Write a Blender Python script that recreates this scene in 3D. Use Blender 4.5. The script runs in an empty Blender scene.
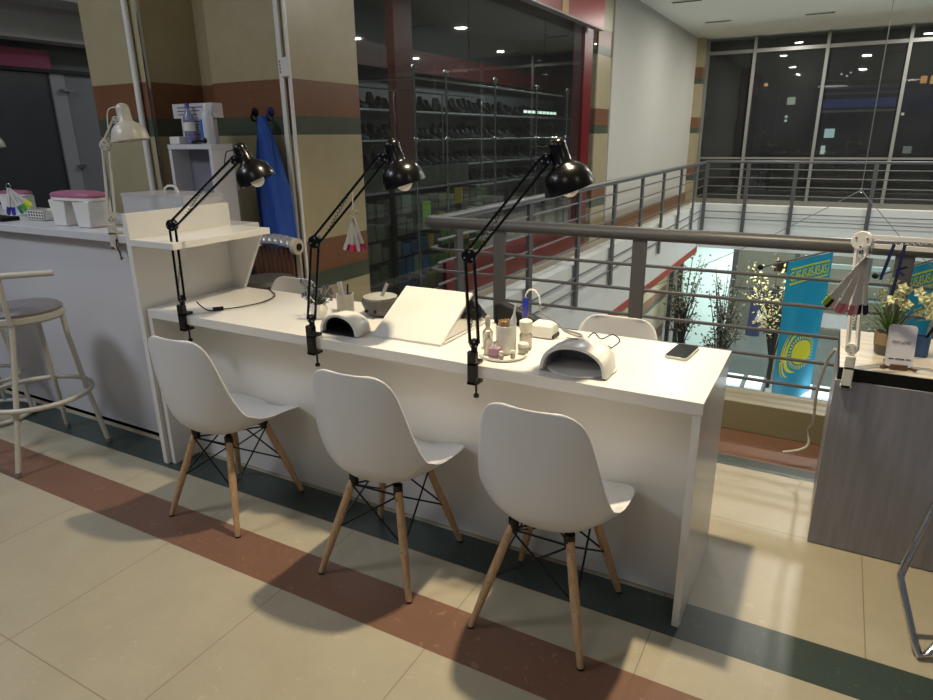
import bpy, bmesh, math, random
from mathutils import Vector, Matrix, Euler
R = random.Random(7)
PI = math.pi
sc = bpy.context.scene
COL = sc.collection

# ------------------------------------------------------------------ materials
def lin(h):
    h = h.lstrip('#'); o = []
    for i in (0, 2, 4):
        c = int(h[i:i+2], 16) / 255
        o.append(c / 12.92 if c <= .04045 else ((c + .055) / 1.055) ** 2.4)
    return (*o, 1)

MATS = {}
def mat(name, col, rough=.5, metal=0., noise=.06, scale=8., bump=0., trans=0., spec=.5, emit=None, es=0., coat=0.):
    if name in MATS: return MATS[name]
    m = bpy.data.materials.new(name); m.use_nodes = True
    nt = m.node_tree; b = nt.nodes['Principled BSDF']
    c = lin(col) if isinstance(col, str) else (*col, 1)
    b.inputs['Roughness'].default_value = rough
    b.inputs['Metallic'].default_value = metal
    b.inputs['Specular IOR Level'].default_value = spec
    if coat: b.inputs['Coat Weight'].default_value = coat
    if trans: b.inputs['Transmission Weight'].default_value = trans
    tc = nt.nodes.new('ShaderNodeTexCoord'); n = nt.nodes.new('ShaderNodeTexNoise')
    n.inputs['Scale'].default_value = scale; n.inputs['Detail'].default_value = 5
    nt.links.new(tc.outputs['Object'], n.inputs['Vector'])
    mx = nt.nodes.new('ShaderNodeMix'); mx.data_type = 'RGBA'
    mx.inputs['A'].default_value = tuple(v * (1 - noise) for v in c[:3]) + (1,)
    mx.inputs['B'].default_value = tuple(min(1, v * (1 + noise)) for v in c[:3]) + (1,)
    nt.links.new(n.outputs['Fac'], mx.inputs['Factor'])
    nt.links.new(mx.outputs['Result'], b.inputs['Base Color'])
    if bump:
        bp = nt.nodes.new('ShaderNodeBump'); bp.inputs['Strength'].default_value = bump; bp.inputs['Distance'].default_value = .01
        nt.links.new(n.outputs['Fac'], bp.inputs['Height']); nt.links.new(bp.outputs['Normal'], b.inputs['Normal'])
    if emit:
        b.inputs['Emission Color'].default_value = lin(emit); b.inputs['Emission Strength'].default_value = es
    MATS[name] = m
    return m

def glass_mat(name, tint, refl=.12, rough=.02, haze=0.):
    if name in MATS: return MATS[name]
    m = bpy.data.materials.new(name); m.use_nodes = True; nt = m.node_tree
    nt.nodes.clear()
    o = nt.nodes.new('ShaderNodeOutputMaterial'); t = nt.nodes.new('ShaderNodeBsdfTransparent'); g = nt.nodes.new('ShaderNodeBsdfGlossy')
    f = nt.nodes.new('ShaderNodeFresnel'); f.inputs['IOR'].default_value = 1.35
    a = nt.nodes.new('ShaderNodeMath'); a.operation = 'MULTIPLY_ADD'; a.inputs[1].default_value = 1.; a.inputs[2].default_value = refl * .3
    mx = nt.nodes.new('ShaderNodeMixShader')
    t.inputs['Color'].default_value = lin(tint); g.inputs['Roughness'].default_value = rough
    ge = nt.nodes.new('ShaderNodeNewGeometry'); fr = nt.nodes.new('ShaderNodeMath'); fr.operation = 'SUBTRACT'; fr.inputs[0].default_value = 1.
    ml = nt.nodes.new('ShaderNodeMath'); ml.operation = 'MULTIPLY'
    nt.links.new(ge.outputs['Backfacing'], fr.inputs[1]); nt.links.new(f.outputs[0], a.inputs[0]); nt.links.new(a.outputs[0], ml.inputs[0]); nt.links.new(fr.outputs[0], ml.inputs[1]); nt.links.new(ml.outputs[0], mx.inputs['Fac'])
    nt.links.new(t.outputs[0], mx.inputs[1]); nt.links.new(g.outputs[0], mx.inputs[2]); nt.links.new(mx.outputs[0], o.inputs['Surface'])
    if haze:   # pale diffuse veil imitating the grey reflections in the pane
        df = nt.nodes.new('ShaderNodeBsdfDiffuse'); df.inputs['Color'].default_value = (.6, .62, .6, 1); m2 = nt.nodes.new('ShaderNodeMixShader')
        tc = nt.nodes.new('ShaderNodeTexCoord'); n = nt.nodes.new('ShaderNodeTexNoise'); n.inputs['Scale'].default_value = .8; n.inputs['Detail'].default_value = 4
        q = nt.nodes.new('ShaderNodeMath'); q.operation = 'MULTIPLY'; q.inputs[1].default_value = haze*2
        nt.links.new(tc.outputs['Object'], n.inputs['Vector']); nt.links.new(n.outputs['Fac'], q.inputs[0]); nt.links.new(q.outputs[0], m2.inputs['Fac'])
        nt.links.new(mx.outputs[0], m2.inputs[1]); nt.links.new(df.outputs[0], m2.inputs[2]); nt.links.new(m2.outputs[0], o.inputs['Surface'])
    MATS[name] = m
    return m

class NT:
    """small node maths helper for the tiled materials"""
    def __init__(s, m): s.nt = m.node_tree
    def m(s, op, a, b=0., c=None):
        n = s.nt.nodes.new('ShaderNodeMath'); n.operation = op
        for i, v in enumerate((a, b, c)):
            if v is None: continue
            if isinstance(v, (int, float)): n.inputs[i].default_value = v
            else: s.nt.links.new(v, n.inputs[i])
        return n.outputs[0]
    def band(s, v, lo, hi): return s.m('MULTIPLY', s.m('GREATER_THAN', v, lo), s.m('LESS_THAN', v, hi))
    def mix(s, f, a, b):
        n = s.nt.nodes.new('ShaderNodeMix'); n.data_type = 'RGBA'
        for k, v in (('Factor', f), ('A', a), ('B', b)):
            if isinstance(v, (int, float)): n.inputs[k].default_value = v
            elif isinstance(v, tuple): n.inputs[k].default_value = v
            else: s.nt.links.new(v, n.inputs[k])
        return n.outputs['Result']

def stone(nm, kind):
    m = bpy.data.materials.new(nm); m.use_nodes = True; h = NT(m); nt = m.node_tree; b = nt.nodes['Principled BSDF']
    g = nt.nodes.new('ShaderNodeNewGeometry'); sp = nt.nodes.new('ShaderNodeSeparateXYZ'); nt.links.new(g.outputs['Position'], sp.inputs[0])
    x, y, z = sp.outputs
    n1 = nt.nodes.new('ShaderNodeTexNoise'); n1.inputs['Scale'].default_value = 5; n1.inputs['Detail'].default_value = 8; n1.inputs['Roughness'].default_value = .65
    n2 = nt.nodes.new('ShaderNodeTexNoise'); n2.inputs['Scale'].default_value = 38; n2.inputs['Detail'].default_value = 6; n2.inputs['Distortion'].default_value = 1.2
    nt.links.new(g.outputs['Position'], n1.inputs['Vector']); nt.links.new(g.outputs['Position'], n2.inputs['Vector'])
    def two(a, c, f=n1.outputs['Fac']): return h.mix(f, lin(a), lin(c))
    beige = two('#98907e', '#aea691') if kind == 'floor' else two('#9d9174', '#b2a786')
    brown = two('#674a3b', '#7a5a4a') if kind == 'floor' else two('#6e4a34', '#805a40')
    green = two('#2c3734', '#3b4743') if kind == 'floor' else two('#3e463a', '#535b4a')
    spk = h.m('GREATER_THAN', n2.outputs['Fac'], .66)
    brown = h.mix(h.m('MULTIPLY', spk, .35), brown, lin('#a98670'))
    green = h.mix(h.m('MULTIPLY', spk, .25), green, lin('#6f7d74'))
    beige = h.mix(h.m('MULTIPLY', spk, .22), beige, lin('#c4bba2'))
    if kind == 'floor':
        fb = h.m('ADD', h.band(y, 1.371, 1.579), h.band(y, 3.175, 3.60))
        fg = h.m('ADD', h.band(y, 1.785, 1.968), h.band(y, 3.068, 3.175))
        fx = h.m('ABSOLUTE', h.m('SUBTRACT', h.m('FRACT', h.m('ADD', h.m('DIVIDE', x, .6), 10.0425)), .5))
        jx = h.m('LESS_THAN', fx, .0028)
        fy = h.m('ABSOLUTE', h.m('SUBTRACT', h.m('FRACT', h.m('ADD', h.m('DIVIDE', y, .6), 10.2083)), .5))
        jy = h.m('MULTIPLY', h.m('LESS_THAN', fy, .0028), h.m('LESS_THAN', y, 1.3))
        jy = h.m('ADD', jy, h.band(y, 2.5705, 2.574))
        jt = h.m('MINIMUM', h.m('ADD', jx, jy), 1)
        c = h.mix(fb, beige, brown); c = h.mix(fg, c, green)
        jt = h.m('MULTIPLY', jt, h.m('SUBTRACT', 1, fg))
        c = h.mix(h.m('MULTIPLY', jt, .6), c, lin('#5a4f3c'))
        b.inputs['Roughness'].default_value = .36
    else:
        q = h.m('FRACT', h.m('ADD', h.m('DIVIDE', h.m('SUBTRACT', z, .515), 1.03), 20))
        fg = h.m('LESS_THAN', q, .112); fb = h.band(q, .112, .327)
        c = h.mix(fb, beige, brown); c = h.mix(fg, c, green)
        b.inputs['Roughness'].default_value = .3
    nt.links.new(c, b.inputs['Base Color'])
    MATS[nm] = m
    return m

def wood_mat(name, a, b_, scale=(2, 2, 30), rough=.45):
    m = bpy.data.materials.new(name); m.use_nodes = True; nt = m.node_tree; b = nt.nodes['Principled BSDF']
    tc = nt.nodes.new('ShaderNodeTexCoord'); mp = nt.nodes.new('ShaderNodeMapping'); mp.inputs['Scale'].default_value = scale
    n = nt.nodes.new('ShaderNodeTexNoise'); n.inputs['Scale'].default_value = 3; n.inputs['Detail'].default_value = 6; n.inputs['Distortion'].default_value = .8
    nt.links.new(tc.outputs['Object'], mp.inputs[0]); nt.links.new(mp.outputs[0], n.inputs['Vector'])
    r = nt.nodes.new('ShaderNodeValToRGB'); r.color_ramp.elements[0].position = .3; r.color_ramp.elements[1].position = .7
    r.color_ramp.elements[0].color = lin(a); r.color_ramp.elements[1].color = lin(b_)
    nt.links.new(n.outputs['Fac'], r.inputs[0]); nt.links.new(r.outputs[0], b.inputs['Base Color']); b.inputs['Roughness'].default_value = rough
    MATS[name] = m
    return m

FLOOR = stone('floor_stone', 'floor'); PILLAR = stone('pillar_stone', 'pillar')
WOOD = wood_mat('beech', '#a6835f', '#c4a27c', (25, 25, 2))
GREYWOOD = wood_mat('grey_wood_laminate', '#7f7f88', '#8e8e98', (14, 14, 1.1), .4)
PALEWOOD = wood_mat('pale_wood_top', '#b5aea2', '#d2ccc0', (2, 20, 2), .4)
SLATWOOD = wood_mat('brown_slat', '#4a2f22', '#6b4633', (20, 20, 2))
WHITE = mat('white_laminate', '#dcdad6', .28, noise=.015, scale=3)
WHITE2 = mat('white_counter_laminate', '#c9c8cc', .35, noise=.04, scale=2)
CHAIRW = mat('white_polypropylene', '#dad9da', .38, noise=.01)
BLACK = mat('black_enamel', '#060607', .25, noise=.1, spec=.4)
BLKMET = mat('black_steel', '#0a0a0b', .4, metal=.2)
BLKPL = mat('black_plastic', '#0a0a0b', .5, spec=.3)
CHROME = mat('chrome', '#cfcfcf', .12, metal=1., noise=.02)
STEEL = mat('painted_grey_steel', '#626263', .4, metal=.3, noise=.05, scale=12)
CREAMMET = mat('cream_white_metal', '#b9b5aa', .35, noise=.03)
BULB = mat('frosted_bulb', '#e9e2d8', .3, noise=.01)
WALLW = mat('white_plaster', '#bdbcb3', .75, noise=.03, scale=1.5, bump=.05)
CEIL = mat('ceiling_plaster', '#e2e1d6', .8, noise=.03, scale=1.2)
FASC = mat('white_fascia', '#dfe1dc', .5, noise=.03, scale=1.5)
REDP = mat('red_panel', '#661114', .3, noise=.06, scale=3)
SIGNRED = mat('red_sign_board', '#8e1216', .3, noise=.04)
DARKGLASS = glass_mat('storefront_glass', '#dfe3e0', .04, haze=.016)
CLEAR = glass_mat('clear_acrylic', '#eceff2', .3)
def frosted(name, c, fac):
    m = bpy.data.materials.new(name); m.use_nodes = True; nt = m.node_tree; b = nt.nodes['Principled BSDF']; b.inputs['Base Color'].default_value = lin(c); b.inputs['Roughness'].default_value = .25
    t = nt.nodes.new('ShaderNodeBsdfTransparent'); x = nt.nodes.new('ShaderNodeMixShader'); x.inputs[0].default_value = fac
    n = nt.nodes.new('ShaderNodeTexNoise'); n.inputs['Scale'].default_value = 30; q = nt.nodes.new('ShaderNodeMath'); q.operation = 'MULTIPLY_ADD'; q.inputs[1].default_value = .05; q.inputs[2].default_value = fac
    nt.links.new(n.outputs['Fac'], q.inputs[0]); nt.links.new(q.outputs[0], x.inputs[0])
    nt.links.new(t.outputs[0], x.inputs[1]); nt.links.new(b.outputs[0], x.inputs[2]); nt.links.new(x.outputs[0], nt.nodes['Material Output'].inputs['Surface']); MATS[name] = m; return m
FROST = frosted('frosted_acrylic', '#d5d6da', .35)
NIGHTG = glass_mat('window_glass', '#b4bcbc', .15, haze=.026)
CREAM = mat('curb_stone', '#7d765c', .4, noise=.06, scale=6)

# ------------------------------------------------------------------ mesh helper
def smooth_path(pts, k=6):
    pts = [Vector(p) for p in pts]; out = []
    for i in range(len(pts)-1):
        a, b, c, d = pts[max(i-1,0)], pts[i], pts[i+1], pts[min(i+2,len(pts)-1)]
        for j in range(k):
            t = j/k; out.append(.5*((2*b) + (c-a)*t + (2*a-5*b+4*c-d)*t*t + (3*b-a-3*c+d)*t**3))
    return out + [pts[-1]]
class MB:
    def __init__(s): s.v = []; s.f = []
    def add(s, vs, fs):
        o = len(s.v); s.v += [Vector(v) for v in vs]; s.f += [tuple(i + o for i in f) for f in fs]; return s
    def box(s, x0, x1, y0, y1, z0, z1):
        return s.add([(x0,y0,z0),(x1,y0,z0),(x1,y1,z0),(x0,y1,z0),(x0,y0,z1),(x1,y0,z1),(x1,y1,z1),(x0,y1,z1)],
                     [(0,3,2,1),(4,5,6,7),(0,1,5,4),(1,2,6,5),(2,3,7,6),(3,0,4,7)])
    def prism(s, pts, off):
        """closed planar outline pts (3D) swept along off"""
        n = len(pts); off = Vector(off); a = [Vector(p) for p in pts]; b = [p + off for p in a]
        fs = [tuple(range(n))[::-1], tuple(range(n, 2*n))] + [(i, (i+1) % n, n + (i+1) % n, n + i) for i in range(n)]
        return s.add(a + b, fs)
    def tube(s, pts, r, n=10, closed=False, cap=True):
        pts = [Vector(p) for p in pts]; k = len(pts)
        rs = r if isinstance(r, (list, tuple)) else [r] * k
        t0 = None; ring = []; up = None
        for i, p in enumerate(pts):
            if closed: t = pts[(i+1) % k] - pts[i-1]
            else: t = pts[min(i+1, k-1)] - pts[max(i-1, 0)]
            t.normalize()
            if up is None:
                up = Vector((0, 0, 1)) if abs(t.z) < .9 else Vector((1, 0, 0))
                u = t.cross(up).normalized()
            else:
                u = (u - t * u.dot(t)).normalized()
            w = t.cross(u)
            ring.append([p + (u * math.cos(a) + w * math.sin(a)) * rs[i] for a in (2*PI*j/n for j in range(n))])
        vs = [q for r_ in ring for q in r_]; fs = []
        m = k if closed else k - 1
        for i in range(m):
            a, b = i * n, ((i+1) % k) * n
            for j in range(n): fs.append((a+j, a+(j+1) % n, b+(j+1) % n, b+j))
        if cap and not closed: fs += [tuple(range(n))[::-1], tuple(range((k-1)*n, k*n))]
        return s.add(vs, fs)
    def lathe(s, prof, c=(0,0,0), ax=(0,0,1), n=24):
        """prof: (radius, height) pairs along axis ax from c"""
        ax = Vector(ax).normalized(); u = ax.orthogonal().normalized(); w = ax.cross(u); c = Vector(c)
        k = len(prof)
        vs = [c + ax * h + (u * math.cos(2*PI*j/n) + w * math.sin(2*PI*j/n)) * max(r, 1e-4) for r, h in prof for j in range(n)]
        fs = [(i*n+j, i*n+(j+1) % n, (i+1)*n+(j+1) % n, (i+1)*n+j) for i in range(k-1) for j in range(n)]
        return s.add(vs, fs + [tuple(range(n))[::-1], tuple(range((k-1)*n, k*n))])
    def ball(s, c, r, n=12, sq=(1,1,1)):
        m = n // 2; vs = []; c = Vector(c)
        for i in range(m + 1):
            a = -PI/2 + PI*i/m; rr = max(math.cos(a), 1e-3)
            vs += [c + Vector((rr*math.cos(2*PI*j/n)*sq[0], rr*math.sin(2*PI*j/n)*sq[1], math.sin(a)*sq[2])) * r for j in range(n)]
        fs = [(i*n+j, i*n+(j+1) % n, (i+1)*n+(j+1) % n, (i+1)*n+j) for i in range(m) for j in range(n)]
        return s.add(vs, fs)
    def obox(s, c, ax, ay, az, sx, sy, sz):
        c = Vector(c); ax, ay, az = (Vector(q).normalized() for q in (ax, ay, az))
        vs = [c + ax*sx*i/2 + ay*sy*j/2 + az*sz*k/2 for k in (-1, 1) for i, j in ((-1,-1),(1,-1),(1,1),(-1,1))]
        return s.add(vs, [(0,3,2,1),(4,5,6,7),(0,1,5,4),(1,2,6,5),(2,3,7,6),(3,0,4,7)])
    def beam(s, a, b, w, h, up=(0,0,1)):
        a, b = Vector(a), Vector(b); d = (b-a); u = Vector(up)
        x = d.cross(u).normalized(); y = x.cross(d.normalized())
        return s.obox((a+b)/2, d, x, y, d.length, w, h)
    def grid(s, rows, thick=None):
        """rows of points -> surface; thick adds depth along normals"""
        k, n = len(rows), len(rows[0]); P = [[Vector(p) for p in r] for r in rows]
        q = lambda i, j: i*n + j
        fs = [(q(i,j), q(i,j+1), q(i+1,j+1), q(i+1,j)) for i in range(k-1) for j in range(n-1)]
        vs = [p for r in P for p in r]
        if thick:
            N = []
            for i in range(k):
                for j in range(n):
                    a = P[min(i+1,k-1)][j] - P[max(i-1,0)][j]; b = P[i][min(j+1,n-1)] - P[i][max(j-1,0)]
                    N.append(b.cross(a).normalized())
            o = k*n; vs2 = [v - nn*thick for v, nn in zip(vs, N)]
            fs2 = [tuple(x+o for x in f[::-1]) for f in fs]
            edge = [q(0,j) for j in range(n)] + [q(i,n-1) for i in range(1,k)] + [q(k-1,j) for j in range(n-2,-1,-1)] + [q(i,0) for i in range(k-2,0,-1)]
            fs3 = [(edge[(i+1) % len(edge)], edge[i], edge[i]+o, edge[(i+1) % len(edge)]+o) for i in range(len(edge))]
            vs += vs2; fs += fs2 + fs3
        return s.add(vs, fs)
    def build(s, name, m, parent=None, smooth=None, bevel=0., sub=0, loc=None):
        me = bpy.data.meshes.new(name); me.from_pydata([tuple(v) for v in s.v], [], s.f); me.materials.append(m)
        bm = bmesh.new(); bm.from_mesh(me); bmesh.ops.recalc_face_normals(bm, faces=bm.faces); bm.to_mesh(me); bm.free()
        me.validate()
        o = bpy.data.objects.new(name, me); COL.objects.link(o)
        if parent: o.parent = parent
        if loc: o.location = loc
        if bevel:
            b = o.modifiers.new('bevel', 'BEVEL'); b.width = bevel; b.segments = 2; b.limit_method = 'ANGLE'; b.angle_limit = .7
        if sub:
            b = o.modifiers.new('sub', 'SUBSURF'); b.levels = sub; b.render_levels = sub
        if smooth or sub or smooth is None:
            ang = .75 if smooth is None else smooth
            bm = bmesh.new(); bm.from_mesh(me)
            for f in bm.faces: f.smooth = True
            for e in bm.edges: e.smooth = (len(e.link_faces) == 2 and e.calc_face_angle(0) < ang) or bool(sub)
            bm.to_mesh(me); bm.free()
        return o

def tag(o, label, cat, group=None, kind=None):
    o['label'] = label; o['category'] = cat
    if group: o['group'] = group
    if kind: o['kind'] = kind
    return o
def thing(name, label, cat, loc=(0,0,0), rz=0, group=None, kind=None):
    o = bpy.data.objects.new(name, None); COL.objects.link(o); o.location = loc; o.rotation_euler = (0,0,rz); o.empty_display_size = .1
    return tag(o, label, cat, group, kind)
def dup(root, loc=None, rz=None, label=None, group=None, par=None):
    r = root.copy(); COL.objects.link(r)
    if par: r.parent = par
    if loc is not None: r.location = loc
    if rz is not None: r.rotation_euler = (0,0,rz)
    if label: r['label'] = label
    if group: r['group'] = group
    for ch in list(root.children): dup(ch, par=r)
    return r
def struct(name, mb, m, label, cat, **k):
    return tag(mb.build(name, m, **k), label, cat, kind='structure')
def box(*a): return MB().box(*a)

# ================================================================== SETTING
struct('floor', MB().box(-6.2, 6, -3.6, 3.72, -.3, 0).box(-6.2, -2.44, 3.72, 17.0, -.3, 0).box(-2.44, 6, 14.3, 17.0, -.3, 0), FLOOR,
       'beige stone tiled floor with brown and dark green stripes', 'floor')
struct('trim_1', MB().box(-2.44, 6, 3.5, 3.72, 0, .165), CREAM, 'olive stone curb along the near edge of the atrium', 'curb', bevel=.004)
struct('trim_2', MB().box(-2.62, -2.44, 3.72, 14.5, 0, .165).box(-2.44, 6, 14.3, 14.5, 0, .165), FASC, 'white curb around the far edges of the atrium', 'curb')
struct('trim_3', MB().box(-2.44, -2.41, 3.72, 14.3, -.72, .168).box(-2.41, 6, 14.27, 14.3, -.72, .168), FASC, 'white fascia of the floor slab around the atrium', 'fascia')
struct('trim_4', MB().box(-2.45, -2.40, 3.72, 14.33, -.84, -.72), mat('red_trim', '#a63c28', .4, scale=20, noise=.2), 'orange red strip under the left white fascia', 'trim')
struct('ceiling', MB().box(-3.12, 6, -3.6, 17, 3.5, 3.6).box(-6.2, -3.12, -3.6, 4.1, 3.5, 3.6), CEIL, 'off white plaster ceiling with slot vents', 'ceiling')
struct('wall_left', MB().box(-6.3, -6.2, -3.6, 17, -.3, 3.6), mat('dark_grey_wall', '#55555a', .6), 'dark grey wall at the far left', 'wall')
struct('wall_gallery', MB().box(-3.25, -3.08, 9.98, 16.5, 0, 3.5), WALLW, 'white plastered wall along the left gallery', 'wall')
struct('baseboard_gallery', MB().box(-3.08, -3.05, 9.98, 16.4, 0, .26), mat('brown_baseboard', '#7c5a3e', .4), 'brown tiled baseboard under the white gallery wall', 'baseboard')
struct('wall_pillar_left', MB().box(-4.60, -4.0, 3.0, 3.7, 0, 3.5), PILLAR, 'left beige tiled pillar with brown and green bands behind reception', 'pillar')
struct('wall_pillar_recess', MB().box(-4.0, -3.80, 3.42, 3.7, 0, 3.5), PILLAR, 'recessed tiled wall between the two pillars', 'wall')
struct('wall_pillar_right', MB().box(-3.80, -3.1, 3.34, 4.03, 0, 3.5), PILLAR, 'right beige tiled pillar with brown and green bands', 'pillar')
struct('wall_pillar_shop', MB().box(-3.36, -3.1, 9.35, 9.97, 0, 3.5), PILLAR, 'banded tiled pillar at the end of the shop glass', 'pillar')
struct('wall_pillar_far', MB().box(-3.08, -2.93, 16.0, 16.3, 0, 3.5), PILLAR, 'narrow banded pillar beside the far window', 'pillar')
struct('trim_5', MB().box(-3.105, -3.09, 3.325, 3.345, 0, 3.5), WHITE, 'thin white corner strip on the right pillar', 'trim')
struct('trim_6', MB().box(-4.005, -3.99, 2.985, 3.005, 0, 3.5), CHROME, 'thin bright corner strip on the left pillar', 'trim')

# far window wall
w1 = thing('window_1', 'tall dark window wall with grey mullions beyond the atrium', 'window', (0, 16.4, 0), kind='structure')
box(-2.9, 6, -.005, .005, .1, 3.46).build('pane', NIGHTG, w1)
MUL = mat('mullion_grey', '#8e8f8a', .4, metal=.3)
for x in (-2.9, -1.94, -.56, .86, 2.3, 3.75, 5.2): box(x-.03, x+.03, -.09, .03, .0, 3.5).build('mullion', MUL, w1)
box(-2.9, 6, -.06, .03, 3.17, 3.24).build('transom', MUL, w1)
box(-2.9, 6, -.06, .03, 0, .1).build('sill', MUL, w1)
box(-2.9, 6, -.05, .03, .98, 1.02).build('transom', MUL, w1)
# slot vents
for i, (x, y, l) in enumerate(((-2.45, 11.6, 'nearest the white gallery wall'), (-.68, 14.0, 'in the middle of the far ceiling'), (-2.35, 13.9, 'nearest the far window corner'), (.9, 11.3, 'at the right of the atrium ceiling'))):
    t = thing('ceiling_vent', 'narrow dark slot vent ' + l, 'vent', (x, y, 3.5), group='slot vents in the ceiling')
    box(-.24, .24, -.035, .035, -.012, 0).build('frame', WHITE, t); box(-.22, .22, -.02, .02, -.02, -.012).build('slot', BLKPL, t)

# ================================================================== NIGHT OUTSIDE
def em(name, c, s): return mat(name, c, .6, emit=c, es=s)
DK = mat('night_facade', '#17181b', .7, noise=.3, scale=.4)
struct('wall_outside', MB().box(-60, 60, 60, 62, -20, 40), mat('night_backdrop', '#0a0a0c', .9), 'black night beyond the far window', 'night')
bd = thing('office_building', 'dark building outside the far window with a blue lit band', 'building', (2, 40, -14))
box(-5.6, 30, 0, 8, 0, 20.5).build('wall', DK, bd)
box(-3.3, -.05, -.3, 0, 16.72, 17.12).build('light_band', em('blue_band', '#44448c', .55), bd)
for z0_, z1_, c in ((16.5, 16.6, '#8d8270'), (17.35, 17.42, '#55565e'), (17.62, 17.75, '#4c4d58'), (18.0, 18.05, '#4a4a46')):
    box(-3.3, -.05, -.32, 0, z0_, z1_).build('light_band', em('band_'+c[1:], c, .35), bd)
box(.1, 6, -.34, 0, 16.5, 17.4).build('light_band', em('navy_band', '#1e1e48', .45), bd)
for x, z, w, h, c in ((-2.74,15.5,.46,.44,'#d8f0ea'),(-2.93,14.68,.2,.42,'#e8f6e8'),(-4.72,17.12,.38,.36,'#c8c8b0'),(-4.86,16.35,.12,.12,'#e8f6e8'),(-4.86,16.15,.12,.12,'#e8f6e8'),(.9,17.88,.26,.32,'#ffb070'),(1.3,17.86,.26,.36,'#ffc26a'),(.76,14.68,.36,.34,'#8a8a7a'),(-2.6,18.3,.08,.08,'#ffffff'),(-2.35,18.2,.08,.08,'#ffffff'),(-2.2,18.35,.08,.06,'#ffffff'),(.3,16.35,.12,.12,'#fff0d8')):
    box(x-w/2, x+w/2, -.1, 0, z-h/2, z+h/2).build('lit_window', em('lit_'+c[1:], c, 1.5), bd)
bd2 = thing('apartment_building', 'dark bluish narrow building left of the blue lit band outside', 'building', (-7.2, 38, -14))
box(-6, 4.0, 0, 1.6, 0, 17.3).build('wall', mat('night_facade_blue', '#22242e', .7, noise=.3, scale=.5), bd2)
for k in range(4): box(2.0+.4*k, 2.1+.4*k, -.05, 0, 11, 17).build('pilaster', mat('night_pilaster', '#33343e', .7), bd2)
for x, y, z, c in ((-2.72, 27, 3.16, '#ffb070'),):
    t = thing('street_lamp', 'small glowing street lamp seen through the far window', 'lamp', (x, y, -14))
    MB().tube([(0,0,0),(0,0,z+14)], .05).build('pole', STEEL, t); MB().ball((0,0,z+14.0), .07).build('lamp_head', em('lamp_glow', c, 2.0), t)

# ================================================================== LOWER LEVEL
LF = mat('lower_floor_tile', '#9aa3a6', .12, noise=.12, scale=1.5)
struct('floor_lower', MB().box(-8, 8, 2, 24, -4.7, -4.5), LF, 'shiny grey floor of the level below', 'floor')
struct('wall_lower_left', MB().box(-3.7, -3.6, 3, 17.4, -4.5, -.84), PILLAR, 'beige and brown banded wall on the level below', 'wall')
struct('wall_lower_far', MB().box(-8, 8, 22.4, 22.6, -4.5, -.3), mat('lower_back_wall', '#a39f92', .6, noise=.3, scale=1.5), 'cluttered beige back wall of the level below', 'wall')
struct('wall_lower_right', MB().box(6.5, 6.7, 2, 22.4, -4.5, -.3), mat('lower_side_wall', '#7c7a74', .6), 'grey side wall of the level below', 'wall')
struct('ceiling_lower', MB().box(-8, 8, 14.34, 22.6, -.5, -.32).box(-8, -2.46, 3.72, 14.34, -.84, -.32).box(-8, 8, -1, 3.5, -.6, -.32), mat('lower_ceiling', '#9b9a90', .7), 'ceiling of the level below', 'ceiling')
w2 = thing('window_2', 'shop front of tall panes and dark frames on the level below', 'window', (0, 17.5, -4.5), kind='structure')
LFR = mat('lower_frame', '#3e403f', .4, metal=.4)
for x in (-3.5, -3.28, -1.98, -.6, .9, 2.4, 3.9, 5.4): box(x-.05, x+.05, -.06, .06, 0, 3.9).build('frame', LFR, w2)
box(-3.3, 6.4, -.05, .05, 2.3, 2.36).build('frame', LFR, w2)
box(-1.98, 6.4, -.006, .006, 0, 3.9).build('pane', glass_mat('lower_glass', '#d5dcda', .1), w2)
t = tag(box(-3.2, -2.04, -.03, .03, .05, 3.86).build('glowing_screen', em('teal_glow', '#bcd6d0', .48), loc=(0, 17.45, -4.5)), 'tall pale teal glowing screen between dark frames below', 'screen')
for x, s in ((-2.3, .7), (1.5, .8), (-.2, .8)):
    pass
# artificial trees
LEAFG = mat('dusty_leaf', '#4f4d38', .6, noise=.3, scale=20); LEAFC = mat('cream_leaf', '#b5ab74', .6, noise=.2, scale=20)
TRUNK = mat('dark_twig', '#2c2620', .7)
def tree(loc, hgt, leafm, label, seed, spread=.9):
    t = thing('decorative_tree', label, 'tree', loc, group='decorative trees on the level below'); r = random.Random(seed)
    tm = MB(); lm = MB(); tm.tube([(0,0,0),(.03,.02,hgt*.25),(0,0,hgt*.5)], [.06,.05,.035], 7)
    for i in range(30):
        a = r.uniform(0, 2*PI); z0 = hgt*r.uniform(.1, .5); e = Vector((math.cos(a)*r.uniform(.3, spread), math.sin(a)*r.uniform(.3, spread), hgt*r.uniform(.45, 1.0)))
        m_ = Vector((e.x*.35, e.y*.35, (z0+e.z)/2)); tm.tube([(0,0,z0), m_, e], [.025,.016,.005], 5)
        for k in range(16):
            c = m_.lerp(e, r.random()) + Vector((r.gauss(0,.09), r.gauss(0,.09), r.gauss(0,.09)))
            d = Vector((r.gauss(0,1), r.gauss(0,1), r.gauss(0,1))).normalized(); u = d.orthogonal().normalized()
            s_ = .05; lm.add([c-d*s_, c+u*s_*.45, c+d*s_, c-u*s_*.45+d.cross(u)*.02], [(0,1,2,3)])
    tm.build('trunk', TRUNK, t); lm.build('foliage', leafm, t, smooth=.1)
    return t
tree((-2.95, 16.5, -4.5), 3.5, LEAFG, 'greyish artificial tree left of the teal glowing screen', 3, .4)
tree((-.85, 16.9, -4.5), 3.4, LEAFC, 'artificial tree with cream leaves beside the turquoise flag', 5)
tree((-1.9, 15.6, -4.5), 3.2, LEAFG, 'dark twiggy artificial tree right of the teal glowing screen', 9, .4)
tree((1.7, 16.2, -4.5), 3.2, LEAFG, 'artificial tree on the level below, right of the flag', 12)
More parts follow.
